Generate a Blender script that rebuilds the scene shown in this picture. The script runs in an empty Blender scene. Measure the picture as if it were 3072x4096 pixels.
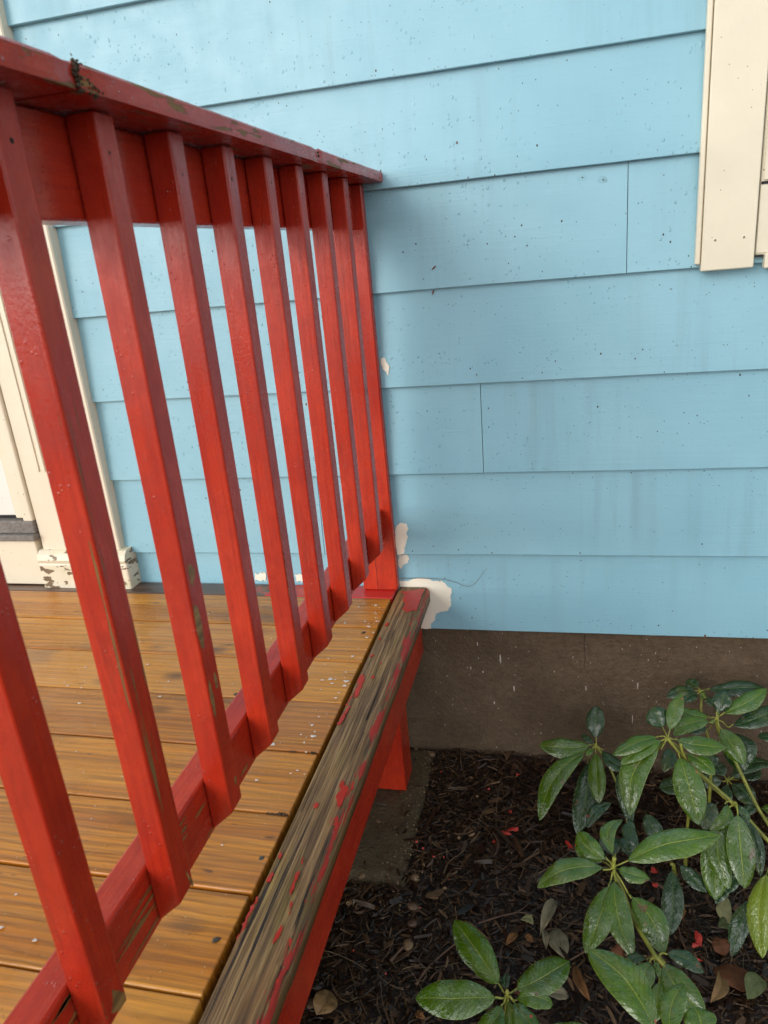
import bpy, bmesh, math, random
from mathutils import Vector, Matrix, Euler, noise as mnoise
R=math.radians
S=bpy.context.scene
COL=S.collection
random.seed(7)
# ---------------------------------------------------------------- camera, sky, sun, exposure
cam_d=bpy.data.cameras.new('camera'); cam=bpy.data.objects.new('camera',cam_d); COL.objects.link(cam)
S.camera=cam
cam_d.sensor_fit='HORIZONTAL'; cam_d.sensor_width=36; cam_d.lens=36*2922.0/3072
cam_d.clip_start=.02; cam_d.clip_end=500
def cam_axes(yaw,pitch,roll):
    f=Vector((math.sin(yaw)*math.cos(pitch),math.cos(yaw)*math.cos(pitch),math.sin(pitch)))
    r=Vector((math.cos(yaw),-math.sin(yaw),0)); u=r.cross(f)
    return math.cos(roll)*r+math.sin(roll)*u, -math.sin(roll)*r+math.cos(roll)*u, f
cr,cu,cf=cam_axes(-.2563,-.3389,-.0946)
M=Matrix((cr,cu,-cf)).transposed().to_4x4(); M.translation=Vector((.4108,-1.5806,.7652)); cam.matrix_world=M
cam_d.dof.use_dof=True; cam_d.dof.focus_distance=1.75; cam_d.dof.aperture_fstop=16.0
SUN_AZ,SUN_EL=212,25            # degrees: clockwise from +Y, above the horizon
w=bpy.data.worlds.new('World'); S.world=w; w.use_nodes=True
nt=w.node_tree; bg=nt.nodes['Background']
sky=nt.nodes.new('ShaderNodeTexSky'); sky.sky_type='NISHITA'; sky.sun_disc=False
sky.sun_elevation=R(SUN_EL); sky.sun_rotation=R(SUN_AZ); sky.dust_density=.4; sky.air_density=1.0
hs=nt.nodes.new('ShaderNodeHueSaturation'); hs.inputs['Saturation'].default_value=.12
nt.links.new(sky.outputs[0],hs.inputs['Color']); nt.links.new(hs.outputs[0],bg.inputs['Color'])
bg.inputs['Strength'].default_value=.15
sd=bpy.data.lights.new('sun','SUN'); sun=bpy.data.objects.new('sun',sd); COL.objects.link(sun)
sd.energy=.58; sd.angle=R(26); sd.color=(1,.95,.86)
sv=Vector((math.sin(R(SUN_AZ))*math.cos(R(SUN_EL)),math.cos(R(SUN_AZ))*math.cos(R(SUN_EL)),math.sin(R(SUN_EL))))
sun.rotation_euler=(-sv).to_track_quat('-Z','Y').to_euler()
S.view_settings.view_transform='Standard'; S.view_settings.look='None'
S.view_settings.exposure=0.88; S.view_settings.gamma=1; S.view_settings.use_curve_mapping=False
# ---------------------------------------------------------------- measured world data (metres)
ROS={'R1': {'c': [0.4782, -0.14, -0.3307], 'leaves': [{'b': [0.4785, -0.1323, -0.3221], 't': [0.481, -0.0801, -0.264], 'w': 0.0424, 'n': [-0.0347, -0.7427, 0.6687], 'arch': 0.1, 'kind': 1, 'fold': 0.12, 'blunt': 1}, {'b': [0.4733, -0.1385, -0.3302], 't': [0.3516, -0.1436, -0.3343], 'w': 0.0467, 'n': [-0.0165, -0.3534, 0.9353], 'arch': 0.1, 'kind': 0, 'fold': 0.12, 'blunt': 0.8}, {'b': [0.4672, -0.1474, -0.3362], 't': [0.3535, -0.2774, -0.4303], 'w': 0.0504, 'n': [-0.0267, -0.5708, 0.8207], 'arch': 0.14, 'kind': 0, 'fold': 0.12, 'blunt': 0.7}, {'b': [0.463, -0.1308, -0.3683], 't': [0.4335, -0.2644, -0.4722], 'w': 0.0533, 'n': [-0.0285, -0.6096, 0.7922], 'arch': 0.12, 'kind': 1, 'fold': 0.12, 'blunt': 0.5}, {'b': [0.4764, -0.1441, -0.3339], 't': [0.481, -0.238, -0.406], 'w': 0.039, 'n': [-0.0285, -0.6096, 0.7922], 'arch': 0.1, 'kind': 0, 'fold': 0.12, 'blunt': 0.8}, {'b': [0.4854, -0.145, -0.3324], 't': [0.5611, -0.1926, -0.3491], 'w': 0.0378, 'n': [-0.0165, -0.3534, 0.9353], 'arch': 0.1, 'kind': 1, 'fold': 0.12, 'blunt': 0.5}, {'b': [0.4742, -0.1366, -0.3295], 't': [0.4466, -0.1134, -0.3212], 'w': 0.0173, 'n': [-0.0165, -0.3534, 0.9353], 'arch': 0.1, 'kind': 1, 'fold': 0.12, 'blunt': 0.5}, {'b': [0.4714, -0.1449, -0.3326], 't': [0.456, -0.1636, -0.34], 'w': 0.0158, 'n': [-0.0165, -0.3534, 0.9353], 'arch': 0.1, 'kind': 0, 'fold': 0.12, 'blunt': 0.5}, {'b': [0.5143, -0.2236, -0.4109], 't': [0.4536, -0.2825, -0.4342], 'w': 0.0293, 'n': [-0.0165, -0.3534, 0.9353], 'arch': 0.1, 'kind': 1, 'fold': 0.12, 'blunt': 0.5}]}, 'R2': {'c': [0.612, -0.26, -0.2095], 'leaves': [{'b': [0.6139, -0.2544, -0.2044], 't': [0.6448, -0.1919, -0.1462], 'w': 0.0302, 'n': [-0.0992, -0.6512, 0.7524], 'arch': 0.1, 'kind': 0, 'fold': 0.12, 'blunt': 0.5}, {'b': [0.607, -0.2347, -0.2066], 't': [0.5911, -0.2036, -0.174], 'w': 0.0471, 'n': [-0.1138, -0.7469, 0.6552], 'arch': 0.1, 'kind': 1, 'fold': 0.12, 'blunt': 1}, {'b': [0.5995, -0.2555, -0.2083], 't': [0.5027, -0.295, -0.2322], 'w': 0.0392, 'n': [-0.0613, -0.4026, 0.9133], 'arch': 0.16, 'kind': 0, 'fold': 0.12, 'blunt': 0.5}, {'b': [0.6061, -0.2616, -0.2106], 't': [0.5177, -0.3111, -0.2383], 'w': 0.0355, 'n': [-0.0613, -0.4026, 0.9133], 'arch': 0.12, 'kind': 0, 'fold': 0.12, 'blunt': 0.6}, {'b': [0.6049, -0.2674, -0.2154], 't': [0.5307, -0.3822, -0.3048], 'w': 0.0528, 'n': [-0.0877, -0.5756, 0.813], 'arch': 0.1, 'kind': 0, 'fold': 0.12, 'blunt': 0.5}, {'b': [0.5954, -0.251, -0.2435], 't': [0.5335, -0.3732, -0.3367], 'w': 0.0456, 'n': [-0.0877, -0.5756, 0.813], 'arch': 0.1, 'kind': 1, 'fold': 0.12, 'blunt': 0.5}, {'b': [0.6284, -0.2804, -0.2235], 't': [0.6546, -0.3886, -0.3053], 'w': 0.0566, 'n': [-0.0936, -0.6145, 0.7833], 'arch': 0.1, 'kind': 0, 'fold': 0.12, 'blunt': 0.5}, {'b': [0.6204, -0.2614, -0.2095], 't': [0.7188, -0.275, -0.2089], 'w': 0.042, 'n': [-0.0613, -0.4026, 0.9133], 'arch': 0.1, 'kind': 0, 'fold': 0.12, 'blunt': 0.2}, {'b': [0.6427, -0.2682, -0.2345], 't': [0.694, -0.3107, -0.2498], 'w': 0.0398, 'n': [-0.0613, -0.4026, 0.9133], 'arch': 0.1, 'kind': 0, 'fold': 0.12, 'blunt': 0.5}, {'b': [0.6205, -0.2084, -0.2646], 't': [0.6074, -0.2628, -0.2895], 'w': 0.0318, 'n': [-0.0613, -0.4026, 0.9133], 'arch': 0.1, 'kind': 1, 'fold': 0.12, 'blunt': 0.5}, {'b': [0.6997, -0.1617, -0.3016], 't': [0.718, -0.1995, -0.317], 'w': 0.0402, 'n': [-0.0613, -0.4026, 0.9133], 'arch': 0.1, 'kind': 1, 'fold': 0.12, 'blunt': 0.5}]}, 'R3': {'c': [0.7054, -0.06, -0.2261], 'leaves': [{'b': [0.7026, -0.0572, -0.2252], 't': [0.6333, -0.0709, -0.2362], 'w': 0.0289, 'n': [-0.0726, -0.3748, 0.9243], 'arch': 0.1, 'kind': 1, 'fold': 0.12, 'blunt': 0.5}, {'b': [0.7063, -0.0449, -0.228], 't': [0.6847, -0.0201, -0.2197], 'w': 0.0322, 'n': [-0.0726, -0.3748, 0.9243], 'arch': 0.1, 'kind': 1, 'fold': 0.12, 'blunt': 0.5}, {'b': [0.7128, -0.0573, -0.2244], 't': [0.8433, -0.0515, -0.2118], 'w': 0.0412, 'n': [-0.0726, -0.3748, 0.9243], 'arch': 0.2, 'kind': 1, 'fold': 0.12, 'blunt': 0.5}, {'b': [0.7074, -0.0563, -0.2244], 't': [0.7092, -0.0793, -0.2336], 'w': 0.0121, 'n': [-0.0726, -0.3748, 0.9243], 'arch': 0.1, 'kind': 0, 'fold': 0.12, 'blunt': 0.5}, {'b': [0.7025, -0.0637, -0.2278], 't': [0.6684, -0.0833, -0.2384], 'w': 0.028, 'n': [-0.0726, -0.3748, 0.9243], 'arch': 0.1, 'kind': 1, 'fold': 0.12, 'blunt': 0.5}, {'b': [0.7137, -0.073, -0.2307], 't': [0.7293, -0.0931, -0.2376], 'w': 0.0243, 'n': [-0.0726, -0.3748, 0.9243], 'arch': 0.1, 'kind': 1, 'fold': 0.12, 'blunt': 0.5}]}, 'R4': {'c': [0.7249, -0.15, -0.231], 'leaves': [{'b': [0.7139, -0.1489, -0.2316], 't': [0.6539, -0.1282, -0.2281], 'w': 0.0375, 'n': [-0.0901, -0.4106, 0.9073], 'arch': 0.14, 'kind': 0, 'fold': 0.12, 'blunt': 0.5}, {'b': [0.7248, -0.144, -0.2238], 't': [0.7463, -0.1165, -0.1852], 'w': 0.0386, 'n': [-0.1663, -0.7573, 0.6315], 'arch': 0.1, 'kind': 1, 'fold': 0.12, 'blunt': 1}, {'b': [0.7315, -0.1452, -0.2281], 't': [0.8344, -0.0881, -0.1921], 'w': 0.0383, 'n': [-0.0901, -0.4106, 0.9073], 'arch': 0.1, 'kind': 0, 'fold': 0.12, 'blunt': 0.3}, {'b': [0.7505, -0.1416, -0.2581], 't': [0.8563, -0.0963, -0.2271], 'w': 0.0437, 'n': [-0.0901, -0.4106, 0.9073], 'arch': 0.1, 'kind': 1, 'fold': 0.12, 'blunt': 0.5}, {'b': [0.7163, -0.158, -0.2354], 't': [0.6338, -0.1838, -0.2553], 'w': 0.0358, 'n': [-0.0901, -0.4106, 0.9073], 'arch': 0.16, 'kind': 0, 'fold': 0.12, 'blunt': 0.5}, {'b': [0.7276, -0.1626, -0.2407], 't': [0.7662, -0.2263, -0.2857], 'w': 0.0436, 'n': [-0.1374, -0.6258, 0.7678], 'arch': 0.1, 'kind': 0, 'fold': 0.12, 'blunt': 0.5}, {'b': [0.7596, -0.0852, -0.3066], 't': [0.7898, -0.1507, -0.3596], 'w': 0.0708, 'n': [-0.1454, -0.6625, 0.7348], 'arch': 0.1, 'kind': 1, 'fold': 0.12, 'blunt': 0.9}, {'b': [0.7252, -0.1478, -0.2287], 't': [0.7301, -0.137, -0.2169], 'w': 0.0079, 'n': [-0.153, -0.6967, 0.7008], 'arch': 0.1, 'kind': 0, 'fold': 0.12, 'blunt': 0.5}, {'b': [0.7214, -0.1532, -0.2327], 't': [0.713, -0.1603, -0.2368], 'w': 0.0106, 'n': [-0.0901, -0.4106, 0.9073], 'arch': 0.1, 'kind': 0, 'fold': 0.12, 'blunt': 0.5}, {'b': [0.7157, -0.13, -0.2731], 't': [0.6662, -0.1332, -0.2794], 'w': 0.0323, 'n': [-0.0901, -0.4106, 0.9073], 'arch': 0.1, 'kind': 1, 'fold': 0.12, 'blunt': 0.5}, {'b': [0.8127, -0.1202, -0.2925], 't': [0.8529, -0.1257, -0.291], 'w': 0.0237, 'n': [-0.0901, -0.4106, 0.9073], 'arch': 0.1, 'kind': 1, 'fold': 0.12, 'blunt': 0.5}]}, 'R9': {'c': [0.7732, -0.07, -0.4543], 'leaves': [{'b': [0.7717, -0.0646, -0.4525], 't': [0.7509, -0.0261, -0.4404], 'w': 0.0321, 'n': [-0.0812, -0.3386, 0.9374], 'arch': 0.1, 'kind': 1, 'fold': 0.12, 'blunt': 0.5}, {'b': [0.777, -0.0664, -0.4527], 't': [0.8103, -0.024, -0.4345], 'w': 0.0234, 'n': [-0.0812, -0.3386, 0.9374], 'arch': 0.1, 'kind': 1, 'fold': 0.12, 'blunt': 0.5}, {'b': [0.7678, -0.0736, -0.4561], 't': [0.7141, -0.0633, -0.457], 'w': 0.0357, 'n': [-0.0812, -0.3386, 0.9374], 'arch': 0.1, 'kind': 1, 'fold': 0.12, 'blunt': 0.5}, {'b': [0.7799, -0.0681, -0.453], 't': [0.8818, -0.0275, -0.4295], 'w': 0.0452, 'n': [-0.0812, -0.3386, 0.9374], 'arch': 0.1, 'kind': 1, 'fold': 0.12, 'blunt': 0.5}, {'b': [0.7736, -0.0772, -0.4569], 't': [0.7726, -0.1209, -0.4727], 'w': 0.0242, 'n': [-0.0812, -0.3386, 0.9374], 'arch': 0.1, 'kind': 1, 'fold': 0.12, 'blunt': 0.5}, {'b': [0.7787, -0.0753, -0.4557], 't': [0.819, -0.1302, -0.4721], 'w': 0.0451, 'n': [-0.0812, -0.3386, 0.9374], 'arch': 0.1, 'kind': 1, 'fold': 0.12, 'blunt': 0.5}, {'b': [0.8034, -0.0396, -0.4766], 't': [0.8522, 0.0034, -0.4569], 'w': 0.0485, 'n': [-0.0812, -0.3386, 0.9374], 'arch': 0.1, 'kind': 1, 'fold': 0.12, 'blunt': 0.5}, {'b': [0.6999, -0.0404, -0.5039], 't': [0.6271, -0.069, -0.493], 'w': 0.0453, 'n': [0.2325, -0.2333, 0.9442], 'arch': 0.1, 'kind': 1, 'fold': 0.12, 'blunt': 0.8}, {'b': [0.8246, -0.1251, -0.4697], 't': [0.7973, -0.1474, -0.4802], 'w': 0.0238, 'n': [-0.0812, -0.3386, 0.9374], 'arch': 0.1, 'kind': 1, 'fold': 0.12, 'blunt': 0.5}, {'b': [0.8287, -0.1351, -0.473], 't': [0.8702, -0.1259, -0.4661], 'w': 0.0302, 'n': [-0.0812, -0.3386, 0.9374], 'arch': 0.1, 'kind': 0, 'fold': 0.12, 'blunt': 0.5}, {'b': [0.8339, -0.1548, -0.4797], 't': [0.854, -0.1738, -0.4848], 'w': 0.0278, 'n': [-0.0812, -0.3386, 0.9374], 'arch': 0.1, 'kind': 0, 'fold': 0.12, 'blunt': 0.5}]}, 'R6': {'c': [0.7187, -0.36, -0.2727], 'leaves': [{'b': [0.7074, -0.3573, -0.2728], 't': [0.6723, -0.4011, -0.303], 'w': 0.0283, 'n': [-0.1246, -0.4941, 0.8604], 'arch': 0.2, 'kind': 0, 'fold': 0.12, 'blunt': 0.5}, {'b': [0.695, -0.3634, -0.3063], 't': [0.6735, -0.4696, -0.4005], 'w': 0.0547, 'n': [-0.1606, -0.6367, 0.7542], 'arch': 0.1, 'kind': 0, 'fold': 0.12, 'blunt': 0.8}, {'b': [0.7026, -0.3731, -0.286], 't': [0.6934, -0.4746, -0.3661], 'w': 0.0419, 'n': [-0.1523, -0.6038, 0.7825], 'arch': 0.08, 'kind': 0, 'fold': 0.12, 'blunt': 0.9}, {'b': [0.7211, -0.3788, -0.2664], 't': [0.7173, -0.4859, -0.3497], 'w': 0.0515, 'n': [-0.1523, -0.6038, 0.7825], 'arch': 0.08, 'kind': 2, 'fold': 0.12, 'blunt': 0.9}, {'b': [0.7239, -0.3602, -0.272], 't': [0.7377, -0.3948, -0.2938], 'w': 0.0179, 'n': [-0.1435, -0.5689, 0.8098], 'arch': 0.1, 'kind': 1, 'fold': 0.12, 'blunt': 0.5}, {'b': [0.7436, -0.3256, -0.3221], 't': [0.7608, -0.4191, -0.3848], 'w': 0.0286, 'n': [-0.1435, -0.5689, 0.8098], 'arch': 0.1, 'kind': 1, 'fold': 0.12, 'blunt': 0.5}, {'b': [0.7295, -0.4235, -0.3739], 't': [0.701, -0.452, -0.399], 'w': 0.0219, 'n': [-0.1435, -0.5689, 0.8098], 'arch': 0.1, 'kind': 1, 'fold': 0.12, 'blunt': 0.5}, {'b': [0.7072, -0.4449, -0.3929], 't': [0.6762, -0.4659, -0.4132], 'w': 0.0183, 'n': [-0.1435, -0.5689, 0.8098], 'arch': 0.1, 'kind': 1, 'fold': 0.12, 'blunt': 0.5}, {'b': [0.7154, -0.2599, -0.359], 't': [0.6815, -0.3018, -0.3944], 'w': 0.0454, 'n': [-0.1435, -0.5689, 0.8098], 'arch': 0.1, 'kind': 1, 'fold': 0.12, 'blunt': 0.5}]}, 'R5': {'c': [0.4905, -0.54, -0.2805], 'leaves': [{'b': [0.4829, -0.5274, -0.2772], 't': [0.4309, -0.4785, -0.2648], 'w': 0.0426, 'n': [-0.0203, -0.2647, 0.9641], 'arch': 0.1, 'kind': 0, 'fold': 0.12, 'blunt': 0.7}, {'b': [0.4933, -0.5238, -0.276], 't': [0.5112, -0.4464, -0.2543], 'w': 0.0279, 'n': [-0.0203, -0.2647, 0.9641], 'arch': 0.1, 'kind': 0, 'fold': 0.3, 'blunt': 0.5}, {'b': [0.4978, -0.5341, -0.2787], 't': [0.6767, -0.4647, -0.2559], 'w': 0.0522, 'n': [-0.0203, -0.2647, 0.9641], 'arch': 0.1, 'kind': 0, 'fold': 0.12, 'blunt': 0.3}, {'b': [0.4943, -0.5396, -0.2803], 't': [0.5499, -0.5523, -0.2826], 'w': 0.0308, 'n': [-0.0203, -0.2647, 0.9641], 'arch': 0.1, 'kind': 0, 'fold': 0.12, 'blunt': 0.3}, {'b': [0.4847, -0.5425, -0.2813], 't': [0.3605, -0.5835, -0.2951], 'w': 0.0429, 'n': [-0.0203, -0.2647, 0.9641], 'arch': 0.1, 'kind': 0, 'fold': 0.12, 'blunt': 0.2}, {'b': [0.4706, -0.4971, -0.3091], 't': [0.3587, -0.543, -0.324], 'w': 0.0284, 'n': [-0.0203, -0.2647, 0.9641], 'arch': 0.1, 'kind': 1, 'fold': 0.12, 'blunt': 0.5}, {'b': [0.4851, -0.5586, -0.2892], 't': [0.4394, -0.6646, -0.3398], 'w': 0.0441, 'n': [-0.0321, -0.4189, 0.9075], 'arch': 0.1, 'kind': 0, 'fold': 0.12, 'blunt': 0.3}, {'b': [0.4912, -0.5491, -0.2846], 't': [0.5139, -0.6656, -0.3376], 'w': 0.0435, 'n': [-0.0321, -0.4189, 0.9075], 'arch': 0.1, 'kind': 0, 'fold': 0.12, 'blunt': 0.1}, {'b': [0.512, -0.5743, -0.2972], 't': [0.563, -0.6511, -0.3346], 'w': 0.047, 'n': [-0.0349, -0.4558, 0.8894], 'arch': 0.1, 'kind': 0, 'fold': 0.12, 'blunt': 0.5}, {'b': [0.4998, -0.4574, -0.3376], 't': [0.4831, -0.4104, -0.325], 'w': 0.0395, 'n': [-0.0203, -0.2647, 0.9641], 'arch': 0.1, 'kind': 1, 'fold': 0.12, 'blunt': 0.5}, {'b': [0.536, -0.385, -0.3036], 't': [0.5418, -0.4471, -0.3205], 'w': 0.0266, 'n': [-0.0203, -0.2647, 0.9641], 'arch': 0.1, 'kind': 1, 'fold': 0.12, 'blunt': 0.5}, {'b': [0.5263, -0.434, -0.3572], 't': [0.5324, -0.3888, -0.3447], 'w': 0.0355, 'n': [-0.0203, -0.2647, 0.9641], 'arch': 0.1, 'kind': 1, 'fold': 0.12, 'blunt': 0.5}, {'b': [0.491, -0.4477, -0.3484], 't': [0.4403, -0.4347, -0.3459], 'w': 0.0375, 'n': [-0.0203, -0.2647, 0.9641], 'arch': 0.1, 'kind': 1, 'fold': 0.12, 'blunt': 0.5}]}, 'R11': {'c': [0.605, -0.42, -0.3748], 'leaves': [{'b': [0.6049, -0.4211, -0.3756], 't': [0.5912, -0.5193, -0.4448], 'w': 0.0389, 'n': [-0.0945, -0.5644, 0.8201], 'arch': 0.05, 'kind': 1, 'fold': 0.12, 'blunt': 0.8}, {'b': [0.6159, -0.4188, -0.3727], 't': [0.6615, -0.4598, -0.3957], 'w': 0.0271, 'n': [-0.0945, -0.5644, 0.8201], 'arch': 0.1, 'kind': 1, 'fold': 0.12, 'blunt': 0.5}, {'b': [0.5624, -0.342, -0.3261], 't': [0.5919, -0.3881, -0.3544], 'w': 0.0342, 'n': [-0.0945, -0.5644, 0.8201], 'arch': 0.1, 'kind': 1, 'fold': 0.12, 'blunt': 0.5}]}, 'R8': {'c': [0.5483, -0.68, -0.3097], 'leaves': [{'b': [0.5375, -0.6852, -0.3116], 't': [0.5181, -0.7309, -0.3254], 'w': 0.0303, 'n': [-0.0415, -0.2716, 0.9615], 'arch': 0.1, 'kind': 0, 'fold': 0.3, 'blunt': 0.5}, {'b': [0.5534, -0.6811, -0.3098], 't': [0.608, -0.7457, -0.3302], 'w': 0.0493, 'n': [-0.052, -0.3404, 0.9388], 'arch': 0.1, 'kind': 0, 'fold': 0.12, 'blunt': 0.5}, {'b': [0.5576, -0.6733, -0.3074], 't': [0.6138, -0.6949, -0.3111], 'w': 0.0277, 'n': [-0.0415, -0.2716, 0.9615], 'arch': 0.1, 'kind': 1, 'fold': 0.12, 'blunt': 0.5}, {'b': [0.5385, -0.6649, -0.3326], 't': [0.4981, -0.6855, -0.3401], 'w': 0.0194, 'n': [-0.0415, -0.2716, 0.9615], 'arch': 0.1, 'kind': 1, 'fold': 0.12, 'blunt': 0.5}, {'b': [0.5486, -0.686, -0.3134], 't': [0.5522, -0.7115, -0.3292], 'w': 0.0113, 'n': [-0.0812, -0.5319, 0.8429], 'arch': 0.1, 'kind': 3, 'fold': 0.4, 'blunt': 0.5}, {'b': [0.5428, -0.6838, -0.311], 't': [0.5479, -0.7091, -0.3179], 'w': 0.0107, 'n': [-0.0415, -0.2716, 0.9615], 'arch': 0.1, 'kind': 0, 'fold': 0.12, 'blunt': 0.5}, {'b': [0.5482, -0.7077, -0.3221], 't': [0.5355, -0.7612, -0.3469], 'w': 0.0241, 'n': [-0.0622, -0.4074, 0.9111], 'arch': 0.1, 'kind': 0, 'fold': 0.35, 'blunt': 0.5}]}, 'R10': {'c': [0.5426, -0.84, -0.2781], 'leaves': [{'b': [0.534, -0.837, -0.2777], 't': [0.4408, -0.7256, -0.2554], 'w': 0.0573, 'n': [-0.0408, -0.2292, 0.9725], 'arch': 0.1, 'kind': 0, 'fold': 0.12, 'blunt': 0.3}, {'b': [0.5454, -0.8356, -0.2769], 't': [0.5734, -0.7598, -0.2579], 'w': 0.0357, 'n': [-0.0408, -0.2292, 0.9725], 'arch': 0.1, 'kind': 0, 'fold': 0.12, 'blunt': 0.2}, {'b': [0.5796, -0.7855, -0.2637], 't': [0.5875, -0.824, -0.2724], 'w': 0.0434, 'n': [-0.0408, -0.2292, 0.9725], 'arch': 0.1, 'kind': 0, 'fold': 0.12, 'blunt': 0.5}, {'b': [0.4671, -0.8407, -0.2814], 't': [0.3807, -0.838, -0.2844], 'w': 0.0366, 'n': [-0.0408, -0.2292, 0.9725], 'arch': 0.1, 'kind': 0, 'fold': 0.12, 'blunt': 0.5}]}, 'R12': {'c': [0.7752, -0.42, -0.3602], 'leaves': [{'b': [0.7735, -0.4189, -0.3598], 't': [0.7415, -0.5386, -0.4495], 'w': 0.0401, 'n': [-0.1758, -0.56, 0.8096], 'arch': 0.06, 'kind': 4, 'fold': 0.12, 'blunt': 0.8}, {'b': [0.7684, -0.4206, -0.4223], 't': [0.7006, -0.5056, -0.493], 'w': 0.0331, 'n': [-0.1666, -0.5485, 0.8194], 'arch': 0.1, 'kind': 1, 'fold': 0.12, 'blunt': 0.8}, {'b': [0.7121, -0.4103, -0.4475], 't': [0.7044, -0.4535, -0.4791], 'w': 0.027, 'n': [-0.1758, -0.56, 0.8096], 'arch': 0.1, 'kind': 5, 'fold': 0.12, 'blunt': 0.2}]}, 'R7': {'c': [0.3153, -0.72, -0.3871], 'leaves': [{'b': [0.3103, -0.7263, -0.3882], 't': [0.1676, -0.7482, -0.3894], 'w': 0.0558, 'n': [0.0208, -0.1872, 0.9821], 'arch': 0.1, 'kind': 0, 'fold': 0.12, 'blunt': 0.9}, {'b': [0.3097, -0.7177, -0.3866], 't': [0.2151, -0.6117, -0.3644], 'w': 0.0529, 'n': [0.0208, -0.1872, 0.9821], 'arch': 0.1, 'kind': 0, 'fold': 0.12, 'blunt': 0.7}, {'b': [0.3207, -0.7168, -0.3866], 't': [0.414, -0.6518, -0.3762], 'w': 0.0523, 'n': [0.0208, -0.1872, 0.9821], 'arch': 0.1, 'kind': 0, 'fold': 0.12, 'blunt': 0.9}, {'b': [0.3255, -0.7271, -0.3887], 't': [0.3879, -0.7237, -0.3894], 'w': 0.0349, 'n': [0.0208, -0.1872, 0.9821], 'arch': 0.1, 'kind': 0, 'fold': 0.12, 'blunt': 1}, {'b': [0.3107, -0.7333, -0.3896], 't': [0.2675, -0.7861, -0.3987], 'w': 0.0369, 'n': [0.0208, -0.1872, 0.9821], 'arch': 0.1, 'kind': 0, 'fold': 0.12, 'blunt': 0.5}, {'b': [0.3169, -0.7245, -0.388], 't': [0.3221, -0.7833, -0.3994], 'w': 0.0224, 'n': [0.0208, -0.1872, 0.9821], 'arch': 0.1, 'kind': 0, 'fold': 0.12, 'blunt': 0.5}, {'b': [0.323, -0.7267, -0.3886], 't': [0.3706, -0.7669, -0.3973], 'w': 0.032, 'n': [0.0208, -0.1872, 0.9821], 'arch': 0.1, 'kind': 0, 'fold': 0.12, 'blunt': 0.5}, {'b': [0.3119, -0.6973, -0.4091], 't': [0.311, -0.6692, -0.4037], 'w': 0.0175, 'n': [0.0208, -0.1872, 0.9821], 'arch': 0.1, 'kind': 1, 'fold': 0.12, 'blunt': 0.5}]}}
STEMS={'R1': [{'p': [[0.4782, -0.14, -0.3307], [0.5002, -0.15, -0.3623], [0.5259, -0.17, -0.4143]], 'r': 0.0028}], 'R2': [{'p': [[0.612, -0.26, -0.2095], [0.6309, -0.265, -0.2334], [0.6692, -0.27, -0.2759], [0.7269, -0.31, -0.3104], [0.7289, -0.32, -0.3076]], 'r': 0.0034}, {'p': [[0.6333, -0.28, -0.2053], [0.6433, -0.28, -0.239], [0.6744, -0.275, -0.2825], [0.7224, -0.3, -0.3177]], 'r': 0.0028}, {'p': [[0.7289, -0.32, -0.3076], [0.7558, -0.33, -0.3351], [0.7912, -0.34, -0.3732], [0.8233, -0.35, -0.4057]], 'r': 0.004}], 'R3': [{'p': [[0.7068, -0.06, -0.224], [0.7096, -0.06, -0.2477], [0.7105, -0.07, -0.2809], [0.7318, -0.08, -0.3534]], 'r': 0.0026}], 'R4': [{'p': [[0.7255, -0.15, -0.229], [0.7266, -0.15, -0.248], [0.7365, -0.155, -0.2783], [0.758, -0.16, -0.3155], [0.8033, -0.2, -0.4062], [0.8177, -0.22, -0.4262], [0.8318, -0.25, -0.4402]], 'r': 0.0036}], 'R9': [{'p': [[0.7732, -0.07, -0.4543], [0.7777, -0.07, -0.4754], [0.7795, -0.08, -0.5078]], 'r': 0.002}], 'R5': [{'p': [[0.4914, -0.54, -0.2567], [0.4911, -0.54, -0.2838], [0.5053, -0.56, -0.3102], [0.5196, -0.6, -0.3266], [0.5393, -0.66, -0.3146], [0.5448, -0.68, -0.3079], [0.5559, -0.69, -0.3133], [0.5723, -0.71, -0.3241], [0.5968, -0.72, -0.3478], [0.6379, -0.72, -0.4063]], 'r': 0.0036}, {'p': [[0.6516, -0.3, -0.3614], [0.6521, -0.3, -0.3727], [0.6509, -0.3, -0.4077], [0.6512, -0.3, -0.4312]], 'r': 0.003}], 'R7': [{'p': [[0.3154, -0.72, -0.3835], [0.3134, -0.72, -0.4104], [0.309, -0.715, -0.4801]], 'r': 0.003}]}
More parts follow.
